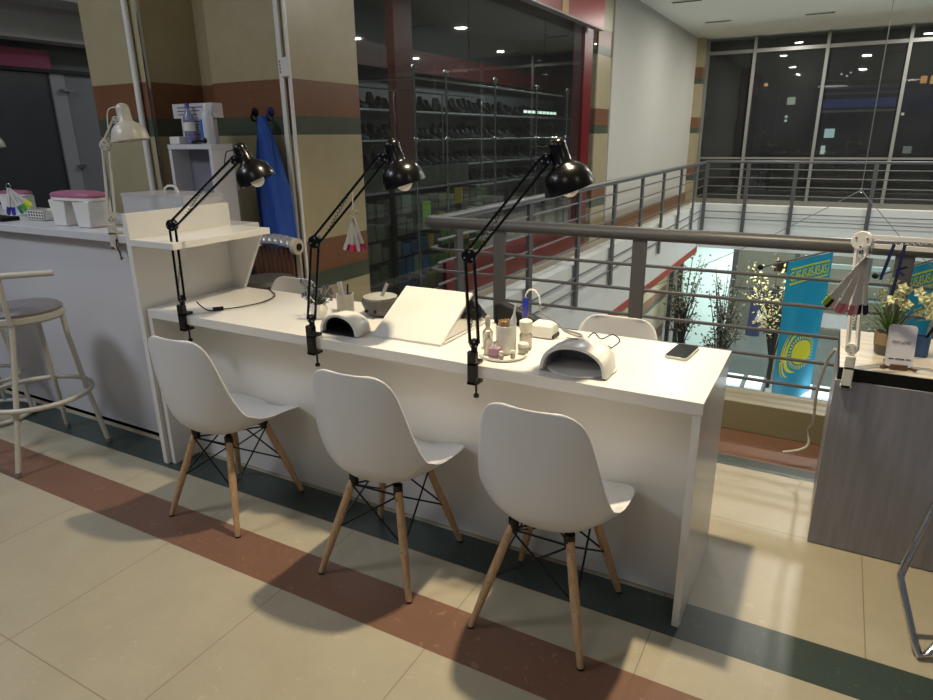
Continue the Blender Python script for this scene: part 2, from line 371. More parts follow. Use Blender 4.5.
# hanging clothes
for i, (x, y, c, nm) in enumerate(((-1.5, 19.0, '#8d84c4', 'pale purple'), (-1.05, 19.3, '#6f7488', 'slate blue'))):
    r_ = MB(); rows = []
    for z, w in ((1.75, .07), (1.65, .15), (1.3, .13), (.9, .15), (.4, .18)):
        rows.append([(w*math.cos(a), .12*math.sin(a), z) for a in [PI*2*k/16 for k in range(17)]])
    r_.grid(rows); tag(r_.build('hanging_dress', mat('dress_'+nm, c, .8), loc=(x, y, -4.2)), nm + ' long dress displayed on the level below', 'dress')
# white lit showcases
for i, (x0, x1, l) in enumerate(((-1.62, -.78, 'left of the turquoise flag'), (-.55, .9, 'right of the turquoise flag'))):
    t = thing('display_case', 'low display case with glowing white top panels ' + l, 'display case', ((x0+x1)/2, 14.2, -4.5), group='lit display cases below')
    w = (x1-x0)/2
    box(-w, w, -.95, .95, 0, .84).build('case', mat('case_grey', '#5c6063', .4), t)
    for yy in (-.5, .45):
        for xx in (-w/2, w/2): box(xx-w/2+.05, xx+w/2-.05, yy-.38, yy+.38, .84, .88).build('light_panel', em('case_glow', '#cfe4e6', .8), t)
# warm sign
tag(box(-.16, .16, -.05, .05, -.14, .14).build('hanging_box', em('orange_glow', '#5a3a1c', .12), loc=(-.98, 18.6, -1.75)), 'small brown box hanging beside the flag pole on the level below', 'box')
for k in range(3): tag(box(-.75, .75, -.03, .03, -.06, .06).build('light_strip', em('cool_strip', '#c9d6d2', .6), loc=(.75, 20, -1.9-.42*k)), ['topmost', 'middle', 'lowest'][k] + ' of three pale light strips below, right of the flag', 'light', 'pale light strips below')

# ================================================================== RAILINGS
def post_plate(x, y, z0, z1, wx, wy): return box(x-wx/2, x+wx/2, y-wy/2, y+wy/2, z0, z1)
BARS = (.80, .655, .50, .355, .21, .06)
rl = thing('near_railing', 'grey steel railing along the near edge of the atrium behind the desk', 'railing', (0, 3.76, 0))
MB().tube([(-2.375,.11,.98),(-2.385,.05,.98),(-2.37,.012,.98),(-2.33,0,.98),(5.5,0,.98)], .038, 16).build('handrail', STEEL, rl)
for z in BARS: MB().tube([(-2.375,.11,z),(-2.37,.02,z),(-2.3,0,z),(5.5,0,z)], .010, 8).build('bar', STEEL, rl)
for x in (-1.84, -.945, .335, 1.65, 2.95, 4.25): post_plate(x, 0, -.15, .955, .08, .03).build('post', STEEL, rl, bevel=.004)
rl2 = thing('side_railing', 'grey steel railing along the left gallery, running away from the desk', 'railing', (-2.375, 3.87, 0))
MB().tube([(0,0,.98),(0,10.3,.98)], .032, 14).build('handrail', STEEL, rl2)
for z in (.84, .68, .525, .365, .04, -.1): MB().tube([(0,.0,z),(0,10.3,z)], .010, 8).build('bar', STEEL, rl2)
for k in range(8): post_plate(0, .3+1.3*k, -.3, .955, .03, .085).build('post', STEEL, rl2)
rl3 = thing('far_railing', 'grey steel railing on the far side of the atrium before the window', 'railing', (0, 14.2, 0))
MB().tube([(-2.36,0,1.0),(5.5,0,1.0)], .026, 12).build('handrail', STEEL, rl3)
for z in (.86, .70, .535, .37, .035, -.1): MB().tube([(-2.36,0,z),(5.5,0,z)], .010, 8).build('bar', STEEL, rl3)
for x in (-2.33, -1.56, -.72, .57, 1.87, 3.1, 4.4): post_plate(x, 0, -.6, .98, .07, .03).build('post', STEEL, rl3)
# suspended wires in the atrium
WIRE = mat('wire_grey', '#8b8b86', .4, metal=.6)
t = thing('suspension_wire', 'thin steel wire hung from the ceiling, forking above the atrium', 'wire', (.25, 9, .88))
MB().tube([(0,0,2.61),(0,0,0)], .006, 6).build('wire', WIRE, t); MB().ball((0,0,0), .03, 8).build('ring', CHROME, t)
MB().tube([(0,0,0),(-.95,0,-.62),(-2.5,.3,-1.5)], .005, 6).build('wire', WIRE, t); MB().tube([(0,0,0),(.5,0,-.55),(1.6,0,-1.5)], .005, 6).build('wire', WIRE, t)

# ================================================================== FLAGS
FLB = mat('turquoise_cloth', '#1594b4', .7, noise=.08, scale=3, bump=.1); FLY = mat('flag_yellow', '#e6d92a', .7, noise=.03)
FLP = mat('flag_pattern_green', '#bccb3a', .7)
def flag(A, B, label, t0=.28, t1=.77, L=2.75):
    A, B = Vector(A), Vector(B); root = thing('hanging_flag', label, 'flag', A, group='turquoise flags in the atrium')
    D = B - A; MB().tube([(0,0,0), D], .018, 8).build('flag_pole', STEEL, root); MB().ball((0,0,0), .05, 10).build('pole_ball', BLKPL, root)
    d = Vector((D.x, D.y, 0)).normalized(); nrm = Vector((-d.y, d.x, 0));
    if nrm.y > 0: nrm = -nrm
    W = (t1-t0)*D.length
    def P(u, v, o=0):
        p = D*(t0+(t1-t0)*u) + Vector((0,0,-.03-v*L)); wv = .03*math.sin(u*9+v*2)*min(1, v*2+.1)
        return p + nrm*(wv+o)
    m = MB(); m.grid([[P(j/24, i/40) for j in range(25)] for i in range(41)], .004); cl = m.build('cloth', FLB, root)
    def poly(name, pts, mt, o=.012, par=cl):
        f = MB(); n = len(pts); cu = sum(p[0] for p in pts)/n; cv = sum(p[1] for p in pts)/n
        f.add([P(cu, cv, o)] + [P(u, v, o) for u, v in pts], [(0, i+1, (i+1) % n+1) for i in range(n)]); return f
    asp = W/L
    sun = (.58, .66)
    def circ(c, r, a): return (c[0]+r*math.cos(a), c[1]+r*math.sin(a)*asp)
    MB().grid([[P(*circ(sun, .185*q/5+.001, 2*PI*k/28), .014) for k in range(29)] for q in range(6)]).build('sun', FLY, cl)
    rays = MB()
    for k in range(32):
        a = 2*PI*k/32; q = [circ(sun, .205, a-.06), circ(sun, .265, a-.035), circ(sun, .265, a+.035), circ(sun, .205, a+.06)]
        rays.add([P(u, v, .012) for u, v in q], [(0,1,2,3)])
    rays.build('sun_rays', FLY, cl)
    eg = MB()      # eagle: two long wings curving round the sun, body and tail at the middle (flag turned on its side)
    for sgn in (1, -1):
        for R0, R1, amax in ((.30, .39, 1.25), (.41, .46, .95), (.475, .51, .65)):
            n = 12; pts = []
            for k in range(n+1):
                a = PI - sgn*(.08 + amax*k/n); w = (R1-R0)*(1-k/n)**.7
                pts.append((circ(sun, R0, a), circ(sun, R0+w+.004, a)))
            eg.add([P(*p, .014) for pr in pts for p in pr], [(2*i, 2*i+1, 2*i+3, 2*i+2) for i in range(n)])
    q = [(.27,.625),(.19,.64),(.11,.63),(.06,.66),(.12,.672),(.07,.70),(.16,.70),(.25,.69),(.29,.665)]
    eg.add([P(.18,.665,.014)] + [P(u, v, .014) for u, v in q], [(0, i+1, (i+1) % len(q)+1) for i in range(len(q))])
    eg.build('eagle', FLY, cl)
    oc = MB()
    for k in range(6):
        u0 = .07 + k*.144
        for b, e in ((.045, .058), (.142, .155)): oc.add([P(u0, b, .012), P(u0+.142, b, .012), P(u0+.142, e, .012), P(u0, e, .012)], [(0,1,2,3)])
        cx = u0+.06
        for rr0, rr1, a0, a1 in ((.045, .068, .3, 5.0), (.0, .022, 0, 2*PI)):
            n = 14; pts = [(circ((cx, .10), rr0, a0+(a1-a0)*i/n), circ((cx, .10), rr1, a0+(a1-a0)*i/n)) for i in range(n+1)]
            oc.add([P(u, v, .012) for pr in pts for u, v in pr], [(2*i, 2*i+1, 2*i+3, 2*i+2) for i in range(n)])
        oc.add([P(cx+.062, .065, .012), P(cx+.08, .065, .012), P(cx+.08, .137, .012), P(cx+.062, .137, .012)], [(0,1,2,3)])
    oc.build('ornament_band', FLP, cl)
    return root
flag((-.95, 12.0, -.64), (.42, 14.24, -.50), 'turquoise hanging flag with yellow sun and eagle, beyond the near railing')
flag((.72, 12.0, -.64), (2.09, 14.24, -.50), 'second turquoise flag, half hidden behind the white lamp and flowers')

# ================================================================== SHOP ON THE LEFT GALLERY
w3 = thing('window_3', 'shop front glass of the shoe shop beyond the right pillar', 'window', (-3.12, 0, 0), kind='structure')
for y0, y1 in ((4.05, 5.70), (5.72, 7.5), (7.52, 8.78)): box(-.005, .005, y0, y1, .03, 3.4).build('pane', DARKGLASS, w3)
box(-.005, .005, 9.12, 9.34, .03, 3.4).build('pane', DARKGLASS, w3)
box(-.12, .03, 8.78, 9.1, 0, 3.5).build('frame', REDP, w3)
box(-.03, .03, 4.03, 8.9, 0, .04).build('sill', MUL, w3)
box(-.03, .02, 5.2, 8.85, .04, .42).build('bulkhead', REDP, w3)
t = thing('sign_board', 'red sign board with a gold stripe above the shop front', 'sign', (-2.98, 6.2, 2.83))
box(-.04, .04, -.6, 2.85, 0, .66).build('board', SIGNRED, t); box(.04, .045, 1.35, 1.55, 0, .66).build('stripe', mat('gold_stripe', '#b08a4a', .4), t)
box(-.045, .045, -.6, 2.86, -.02, 0).build('edge', mat('sign_edge', '#8c8080', .4), t)
struct('wall_shop_back', MB().box(-6.19, -6.1, 4.2, 17, 0, 3.4), mat('shop_back_wall', '#4c4e50', .7), 'dark back wall inside the shoe shop', 'wall')
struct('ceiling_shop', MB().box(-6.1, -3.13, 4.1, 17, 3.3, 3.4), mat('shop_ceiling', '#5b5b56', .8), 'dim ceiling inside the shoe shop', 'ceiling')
struct('trim_7', MB().box(-5.9, -5.75, 4.2, 16, 2.45, 2.75), mat('shop_red_beam', '#5a1e1a', .5), 'dark red beam across the shop wall', 'beam')
struct('wall_shop_column', MB().box(-5.12, -5.0, 7.26, 7.66, 0, 3.3), mat('shop_column', '#4e2015', .5), 'reddish brown column inside the shoe shop', 'column')
# shoe shelves
SH = mat('shelf_grey', '#7a7d80', .5)
SHOEM = mat('dark_shoe_leather', '#08090a', .45)
ROW = ((1.90, 'top'), (1.50, 'second'), (1.10, 'third'), (.72, 'lowest'))
struct('trim_10', MB().box(-6.08, -6.05, 4.6, 15.2, .5, 2.3), SH, 'grey panelling behind the shoe shelves', 'panelling')
for z, nm in ROW:
    t = thing('wall_shelf', nm + ' long pale shelf of shoes behind the shop glass', 'shelf', (-5.74, 4.6, z), group='shoe shelves in the shop')
    box(-.30, .16, 0, 10.6, -.026, -.001).build('board', mat('shelf_light', '#a0a4a6', .4), t)
    for k in range(6): box(-.30, .0, .5+1.9*k, .53+1.9*k, -.09, -.026).build('bracket', SH, t)
def shoe_mesh():
    m = MB(); secs = ((-.13,.035,.20),(-.12,.042,.22),(-.08,.045,.22),(-.04,.045,.21),(0,.046,.12),(.05,.05,.085),(.10,.048,.065),(.14,.03,.04))
    rows = []
    for x, w, h in secs: rows.append([(x, w*math.cos(a), max(0, h*math.sin(a)**.8 if math.sin(a) > 0 else 0)) for a in [PI*k/8 for k in range(9)]])
    m.grid(rows); m.box(-.13, -.08, -.035, .035, -.0, .02)
    return m
z0 = None; rs = random.Random(4)
for z, nm in ROW:
    for k in range(58):
        if rs.random() < .06: continue
        lbl = 'dark shoe standing in the ' + nm + ' row of the rack behind the shop glass'
        if z0 is None:
            z0 = shoe_mesh().build('shoe', SHOEM); o = tag(z0, lbl, 'shoe', 'shoes on the wall rack')
        else:
            o = z0.copy(); COL.objects.link(o); o['label'] = lbl
        o.location = (-5.76, 4.75+k*.18+rs.uniform(-.02,.02), z); o.rotation_euler = (0, 0, rs.uniform(-.3,.3)); s_ = rs.uniform(.85, 1.15); o.scale = (s_, s_, s_*rs.uniform(.8,1.1))
# chrome display frame
t = thing('chrome_rack', 'chrome tube display frame with ball joints just inside the shop glass', 'rack', (-3.24, 0, 0))
for y in (4.97, 5.5, 6.5, 7.6, 8.6):
    MB().tube([(0,y,0),(0,y,2.05)], .012, 8).build('post', CHROME, t)
    MB().ball((0,y,2.07), .03, 10).build('ball_joint', CHROME, t); MB().ball((0,y,1.5), .026, 10).build('ball_joint', CHROME, t)
for y in (5.15, 6.1, 7.1, 8.1): MB().tube([(-1.0,y,0),(-1.0,y,2.0)], .01, 8).build('post', CHROME, t)
MB().tube([(0,4.97,2.0),(0,8.6,2.0)], .009, 8).build('rail', CHROME, t); MB().tube([(0,4.97,1.5),(0,8.6,1.5)], .007, 8).build('rail', CHROME, t)
MB().tube([(-1.0,5.15,2.0),(-1.0,8.1,2.0)], .008, 8).build('rail', CHROME, t); MB().tube([(0,4.97,2.0),(-1.0,5.15,2.0)], .008, 8).build('rail', CHROME, t)
# product rack near pillar
struct('trim_11', MB().box(-3.64, -3.62, 4.2, 6.6, .05, 1.25), mat('rack_back', '#4c5248', .6, noise=.25, scale=3), 'dark panel behind the product shelves', 'panelling')
for k in range(6):
    tag(box(-.04, .2, 0, 2.4, 0, .014).build('product_shelf', BLKPL, loc=(-3.57, 4.2, .1+.19*k)), ['lowest','second','third','fourth','fifth','topmost'][k] + ' black product shelf inside the shop glass beside the pillar', 'shelf', 'black product shelves in the shop')
tag(box(-.02, .02, -.02, .02, 0, 1.25).build('shelf_upright', BLKPL, loc=(-3.34, 4.72, 0)), 'black upright before the product shelves in the shop', 'post')
cols = ['#1f5f9a', '#2a76b8', '#9fb8b0', '#6c8f5a', '#7d8276', '#54604c', '#b9b13a', '#c8b43a', '#5f9a44', '#1b4f8c', '#a8362c']
names = {'#1f5f9a':'deep blue','#2a76b8':'bright blue','#9fb8b0':'pale mint','#6c8f5a':'leaf green','#7d8276':'grey green','#54604c':'dull green','#b9b13a':'mustard','#c8b43a':'yellow','#5f9a44':'fresh green','#1b4f8c':'navy blue','#a8362c':'red'}
pb = random.Random(11)
for k in range(5):
    y = 4.26
    sh = ['second', 'third', 'fourth', 'fifth', 'top'][k]
    while y < 6.45:
        w = pb.uniform(.1, .17); h = pb.uniform(.1, .165)
        if y < 4.75: c = '#7d8276' if k > 1 else '#54604c'
        elif y < 5.25: c = pb.choice(['#1f5f9a', '#2a76b8', '#1b4f8c', '#9fb8b0']) if k < 3 else pb.choice(['#7d8276', '#9fb8b0'])
        else: c = pb.choice(['#6c8f5a', '#b9b13a', '#c8b43a', '#5f9a44', '#54604c'])
        zz = .1155+.19*k
        if abs(y+w-4.85) > .0:
            tag(box(-.05, .05, 0, w, 0, h).build('product_box', mat('pack_'+c[1:], tuple(v*.5 for v in lin(c)[:3]), .5), loc=(-3.42, y, zz), bevel=.004), names[c]+' product pack on shelf '+['one','two','three','four','five'][k]+' from the bottom behind shop glass', 'box', 'product packs in the shop rack')
        y += w + .012
tag(box(-.005, .005, -.07, .07, -.09, .09).build('price_tag', mat('lime_tag', '#7fbf3a', .6), loc=(-3.30, 5.2, .87)), 'lime green card hanging inside the shop glass', 'card')
# added glowing bars imitating a lit sign's reflection in the shop glass
t = thing('lit_sign', 'small white glowing bars imitating the reflection of a lit sign in the shop glass', 'sign', (-5.45, 12.2, 1.95))
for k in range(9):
    box(-.02, .0, k*.19, k*.19+.12, 0, .05).build('reflected_letter', em('reflection_white', '#eafff2', 1.4), t)

# ================================================================== FAR LEFT SHOP
t = thing('door_1', 'dark glass shop doors with a grey frame at the far left', 'door', (-5.95, 0, 0), kind='structure')
box(-.01, .01, 1.0, 3.50, 0, 2.07).build('pane', mat('dark_door_glass', '#3a3b3f', .2, noise=.35, scale=1.5), t)
box(-.02, .03, 3.50, 3.62, 0, 2.07).build('frame', mat('door_frame_grey', '#85858a', .4), t)
box(-.02, .02, 3.62, 6.0, 0, 2.07).build('leaf', mat('grey_door_leaf', '#68686e', .5), t)
box(.02, .06, 3.60, 3.66, 1.30, 1.33).build('handle', CHROME, t)
box(.02, .07, 3.57, 3.66, 1.93, 1.95).build('hinge', CHROME, t)
struct('trim_8', MB().box(-6.19, -5.9, 1.0, 6.0, 2.07, 2.10), BLKPL, 'black head rail above the far left doors', 'trim')
struct('trim_9', MB().box(-6.19, -5.98, 1.0, 6.0, 2.10, 2.30), mat('soffit_dark', '#5f5f62', .7), 'dark grey beam under the left soffit', 'beam')
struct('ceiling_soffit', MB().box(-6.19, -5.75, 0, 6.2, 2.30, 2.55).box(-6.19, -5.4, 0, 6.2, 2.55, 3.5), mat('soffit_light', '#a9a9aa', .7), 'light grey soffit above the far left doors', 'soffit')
tag(box(-.02, .02, -1.2, .0, 0, .17).build('shop_sign', mat('magenta_panel', '#7a1a45', .5), loc=(-5.93, 3.52, 2.07)), 'dark magenta sign above the far left doors', 'sign')

# ================================================================== RECEPTION COUNTER
rc = thing('reception_counter', 'tall white reception counter left of the white desk', 'counter', (0, 0, 0))
box(-6.0, -2.73, 2.0, 2.03, 0, 1.05).build('front_panel', WHITE2, rc)
box(-6.0, -2.73, 1.95, 2.60, 1.05, 1.09).build('worktop', WHITE2, rc, bevel=.003)
box(-6.0, -2.73, 2.0, 2.01, 0, .02).build('plinth', MUL, rc)
box(-2.73, -2.70, 1.81, 2.38, 0, 1.215).build('side_panel', WHITE, rc, bevel=.002)
box(-2.70, -2.42, 1.81, 2.37, 1.075, 1.105).build('shelf', WHITE, rc, bevel=.002)
MB().prism([(-2.70,2.345,1.075),(-2.46,2.345,1.075),(-2.62,2.345,.79),(-2.70,2.345,.79)], (0,.018,0)).build('shelf_bracket', WHITE, rc)

# ================================================================== MANICURE DESK
dk = thing('manicure_desk', 'long white manicure desk with three black clamp lamps', 'desk', (0, 0, 0))
box(-2.695, -.246, 1.83, 2.375, .745, .785).build('desktop', WHITE, dk, bevel=.0015)
box(-.274, -.250, 1.835, 2.36, 0, .745).build('end_panel', WHITE, dk, bevel=.001)
box(-2.695, -2.667, 1.83, 2.36, 0, .745).build('end_panel', WHITE, dk, bevel=.001)
box(-2.667, -.274, 1.985, 2.005, .004, .745).build('modesty_panel', WHITE, dk)

# ================================================================== SHELL CHAIRS
def shell_mb():
    S = [(-.238,.822,.085,.0),(-.238,.815,.125,.004),(-.237,.79,.150,.012),(-.235,.745,.166,.022),(-.230,.67,.180,.035),(-.224,.59,.195,.05),(-.213,.52,.206,.066),
         (-.195,.465,.212,.08),(-.165,.430,.215,.088),(-.125,.412,.216,.085),(-.075,.405,.217,.07),(-.015,.405,.217,.054),(.055,.410,.216,.04),(.125,.415,.211,.024),(.175,.412,.198,.012),(.210,.405,.178,.006),(.233,.396,.148,.002),(.246,.387,.110,.0),(.251,.382,.065,.0)]
    rows = []; n = 17
    for i, (y, z, hw, rise) in enumerate(S):
        a = S[max(i-1,0)]; b = S[min(i+1,len(S)-1)]; t = Vector((0, b[0]-a[0], b[1]-a[1])).normalized(); N = Vector((0, -t.z, t.y))
        row = []
        for j in range(n):
            u = -1 + 2*j/(n-1); row.append(Vector((u*hw, y, z)) + N*(rise*abs(u)**2.6 - .018*(1-u*u)*(1 if .3 > y > -.2 else .6)))
        rows.append(row)
    return MB().grid(rows, .006)
FEET = [(sx*.193, sy*.20) for sx in (-1,1) for sy in (-1,1)]
def make_chair(label):
    t = thing('shell_chair', label, 'chair', group='white shell chairs at the desk')
    shell_mb().build('seat_shell', CHAIRW, t, sub=1, loc=(.022,.014,0))
    for sx in (-1, 1):
        for sy in (-1, 1):
            top = Vector((sx*.092+.01, sy*.10, .372)); bot = Vector((sx*.187, sy*.197, .004))
            lg = MB().tube([bot, bot.lerp(top, .5), top], [.0105, .0155, .0135], 12).build('leg', WOOD, t)
            MB().tube([bot-Vector((0,0,.003)), bot+Vector((0,0,.002))], .0115, 12).build('foot_pad', BLKPL, lg)
            br = MB(); br.tube([top+Vector((0,0,-.03)), top+Vector((0,0,.012))], .017, 10); br.beam(top+Vector((0,0,.008)), (sx*.05, sy*.05, .388), .022, .006)
            br.build('bracket', BLKMET, t)
            sc_ = MB(); d = Vector((sx, sy, 0)).normalized()
            for q in (.45, .9): p = bot.lerp(top, q); sc_.ball(p+Vector((0,-1,0))*.0145, .004, 8)
            sc_.build('screw', CHROME, lg)
    cb = MB()
    lo = {}; hi = {}
    for sx in (-1,1):
        for sy in (-1,1):
            bot = Vector((sx*.187, sy*.197, 0)); top = Vector((sx*.092+.01, sy*.10, .372)); lo[sx,sy] = bot.lerp(top, .48); hi[sx,sy] = bot.lerp(top, .93)
    for a, b in (((-1,-1),(1,-1)), ((1,-1),(1,1)), ((1,1),(-1,1)), ((-1,1),(-1,-1))):
        cb.tube([lo[a], hi[b]], .0035, 6); cb.tube([hi[a], lo[b]], .0035, 6)
    for a in ((-1,-1),(1,-1)): cb.tube([hi[a], hi[-a[0], 1]], .0035, 6)
    cb.tube([hi[-1,-1], hi[1,-1]], .0035, 6); cb.tube([hi[-1,1], hi[1,1]], .0035, 6)
    cb.build('wire_bracing', BLKMET, t)
    return t
c1 = make_chair('leftmost white shell chair in front of the desk, beside the reception counter')
c1.location = (-2.108, 1.715, 0); c1.rotation_euler = (0, 0, .05)
dup(c1, (-1.285, 1.715, 0), .05, 'middle white shell chair in front of the desk, before the slanted mirror')
dup(c1, (-.658, 1.72, 0), 0, 'white shell chair in front of the desk, nearest its right end')
dup(c1, (-.67, 2.285, 0), PI, 'white shell chair behind the desk, only its back top visible') 
c5 = dup(c1, (-2.41, 2.30, 0), PI, 'white shell chair behind the left end of the desk, mostly hidden')

# ================================================================== CLAMP LAMPS
def unit(v): return Vector(v).normalized()
def clamp_lamp(name, label, base, elbow, head, neck_dir, col, joint_r=.016, grp=None, desk_t=.04, shade_s=1., bulb=True, hs=.045, aw=.008):
    """base: point on the worktop edge; elbow/head world points; neck_dir: shade axis pointing at the rim"""
    base = Vector(base); root = thing(name, label, 'lamp', base, group=grp)
    E_ = Vector(elbow) - base; Hh = Vector(head) - base; ax = unit(neck_dir)
    cl = MB()   # clamp: C bracket round the edge
    cl.box(-.016, .016, -.022, -.002, -desk_t-.028, .05); cl.box(-.016, .016, -.022, .035, .001, .012); cl.box(-.018, .018, -.022, .03, -desk_t-.028, -desk_t-.016)
    cl.tube([(0,.0,.01),(0,.0,.045)], .013, 12); cl.build('clamp', col, root, bevel=.002)
    MB().tube([(0,.012,-desk_t-.075),(0,.012,-desk_t-.002)], .004, 8).tube([(0,.012,-desk_t-.082),(0,.012,-desk_t-.072)], .010, 12).tube([(0,.012,-desk_t-.006),(0,.012,-desk_t-.001)], .010, 12).build('clamp_screw', col, root)
    s0 = Vector((0, 0, .045)); side = (Hh-E_).cross(Vector((0,0,1))); side = side.normalized() if side.length > .01 else Vector((0,1,0))
    dirn = side.cross(Vector((0,0,1))).normalized()
    if dirn.dot(Hh-E_) < 0: dirn = -dirn
    def arm(a, b, nm, off):
        m = MB(); 
        for s_ in (-1, 1): m.beam(a+off*s_, b+off*s_, .009, aw)
        ar = m.build(nm, col, root)
        d = (b-a); sp = MB(); pts = []
        p0, p1 = a-off+d*.12, a+off+d*.5 if nm == 'lower_arm' else a+off+d*.55
        for k in range(60):
            f = k/59; c = p0.lerp(p1, f); u = d.orthogonal().normalized(); w = d.normalized().cross(u); pts.append(c + (u*math.cos(k*1.3)+w*math.sin(k*1.3))*.0045)
        sp.tube(pts, .0014, 4).build('spring', col, ar)
        return ar
    MB().tube([s0, s0+Vector((0,0,.03))], .011, 10).build('pivot', col, root)
    s1 = s0 + Vector((0,0,.03))
    arm(s1, E_, 'lower_arm', dirn*.0145)
    up = (Hh-E_).normalized(); perp = side.cross(up).normalized()
    arm(E_, Hh, 'upper_arm', perp*.0145)
    for p, r_, nm in ((E_, 1.55, 'elbow_joint'), (Hh, 1.15, 'head_joint'), (s1, 1.0, 'base_joint')):
        j = MB().tube([p-side*.011, p+side*.011], joint_r*r_, 16).build(nm, col, root, bevel=.002)
        b = MB()
        for k in range(3):
            a = k*2.1+.5; c = p + (up*math.cos(a)+perp*math.sin(a))*joint_r*r_*.6; b.tube([c-side*.014, c+side*.014], .0035, 8)
        b.build('bolt', CHROME, j)
    # shade
    u_off = unit(Vector((ax.x*0+1, .3, 0)) - ax*ax.dot(Vector((1,.3,0)))) 
    if u_off.dot(Hh-E_) < 0 and (Hh-E_).x > 0: u_off = -u_off
    n0 = Hh + u_off*.045*shade_s - ax*hs*shade_s       # neck top centre
    S = shade_s
    prof = [(.008,-.005),(.019,0),(.026,.008),(.0275,.02),(.0285,.068),(.036,.076),(.053,.086),(.066,.101),(.0745,.122),(.079,.150),(.079,.153),(.0765,.153),(.071,.125),(.062,.106),(.048,.092),(.02,.082)]
    sh = MB().lathe([(r*S, h*S) for r, h in prof], n0, ax, 32).build('shade', col, root)
    MB().tube([Hh, Hh.lerp(n0+ax*.04*S, .8)], .005, 8).build('shade_bracket', CHROME, root)
    if bulb: MB().ball(n0+ax*.148*S, .029*S, 16).tube([n0+ax*.09*S, n0+ax*.13*S], .014*S, 12).build('bulb', BULB, root)
    # cable from the neck to the arm
    a = n0 + ax*.012; mid = Hh + Vector((0,0,.045)) - u_off*.02
    MB().tube(smooth_path([a - u_off*.02, a - u_off*.045+Vector((0,0,.006)), mid - u_off*.02, Hh - up*.05 + perp*.02]), .0022, 6).build('cable', BLKPL if col != CREAMMET else WHITE, root)
    return root
L_ = 'black clamp lamps on the desk'
clamp_lamp('clamp_lamp', 'leftmost black clamp lamp, beside the white corner shelf', (-2.44, 1.832, .785), (-2.455, 1.85, 1.175), (-2.12, 1.93, 1.44), (.36, .2, -.93), BLACK, grp=L_)
clamp_lamp('clamp_lamp', 'middle black clamp lamp with nail samples hanging from its arm', (-1.70, 1.832, .785), (-1.665, 1.85, 1.155), (-1.41, 1.95, 1.452), (.24, .14, -.96), BLACK, grp=L_)
clamp_lamp('clamp_lamp', 'rightmost black clamp lamp, over the white uv lamp and cups', (-.99, 1.832, .785), (-1.015, 1.85, 1.15), (-.79, 1.93, 1.448), (.28, .16, -.95), BLACK, grp=L_)
clamp_lamp('clamp_lamp', 'cream clamp lamp with folded arm on the reception counter', (-3.02, 1.952, 1.09), (-3.03, 1.99, 1.50), (-2.975, 2.03, 1.61), (.12, .04, -.99), CREAMMET, shade_s=1.05, bulb=False, hs=.06)
clamp_lamp('clamp_lamp', 'cream clamp lamp cut off by the left edge, on the reception counter', (-5.12, 2.45, 1.09), (-5.16, 2.47, 1.40), (-5.12, 2.5, 1.59), (.1, 0, -1), CREAMMET, shade_s=1.0, bulb=False)
clamp_lamp('clamp_lamp', 'white clamp lamp folded over the grey wooden desk at the right', (.125, 2.56, .72), (.10, 2.60, 1.165), (.52, 2.50, 1.17), (0, .1, -1), WHITE, bulb=False, joint_r=.021, aw=.014)

# ================================================================== NAIL SAMPLE FANS
TIPC = mat('clear_tip', '#c9c4c0', .25, noise=.02)
def sample_fan(label, loc, colors, ln=.085, spread=.5, w=.011, rz=.5, ring=.014, lead=.0, tilt=0.):
    t = thing('nail_samples', label, 'nail samples', loc, rz)
    MB().tube([(ring*math.cos(a), 0, ring*math.sin(a)+ring) for a in [2*PI*k/20 for k in range(20)]], .0015, 6, closed=True).build('ring', CHROME, t)
    if lead: MB().tube([(0,0,ring*2), (.004,0,ring*2+lead)], .0015, 6).build('hanger', mat('string', '#d8d4cc', .8), t)
    n = len(colors)
    for i, c in enumerate(colors):
        a = spread*(-1+2*i/(n-1)) + tilt; d = Vector((math.sin(a), 0, -math.cos(a))); s_ = Vector((d.z, 0, -d.x)); y = (i % 3 - 1)*.006
        q = Vector((0, y, 0)); nn = Vector((0,1,0))
        st = MB().obox(q + d*ln*.5, d, s_, nn, ln, w*.75, .0016).build('stick', TIPC, t)
        e = q + d*(ln*.98); m_ = MB(); pts = [e - s_*w*.5, e - s_*w*.5 + d*w*1.7, e - s_*w*.25+d*w*2.1, e + s_*w*.25+d*w*2.1, e + s_*w*.5 + d*w*1.7, e + s_*w*.5]
        m_.prism(pts, nn*.0022).build('nail_tip', mat('tip_'+c[1:], c, .25), t)
    return t
sample_fan('fan of clear nail samples with red and pink tips hung on the middle black lamp', (-1.52, 1.90, 1.245), ['#d8d0d0','#7a2040','#c03060','#e04060','#c8284a','#6a1c38','#d8c8d0','#b83058','#e8e0e0','#a02850'], .10, .32, .0125, lead=.06)
sample_fan('fan of long nail samples with pink and dark tips hung on the white lamp', (.115, 2.53, 1.12), ['#9ab83a','#1c1a20','#c8b8b0','#c88890','#c86a78','#d8a0a4','#c07080','#d8b0b0','#2a2430','#1e1c28'], .165, .40, .018, ring=.018, tilt=-.24)
sample_fan('fan of nail samples with green, yellow and blue tips at the left edge', (-4.36, 2.2, 1.255), ['#2a2a7a','#34349a','#d0d0e0','#3a7a5a','#4a9a4a','#b8c83a','#d8e040'], .11, .55, .024, tilt=.35)

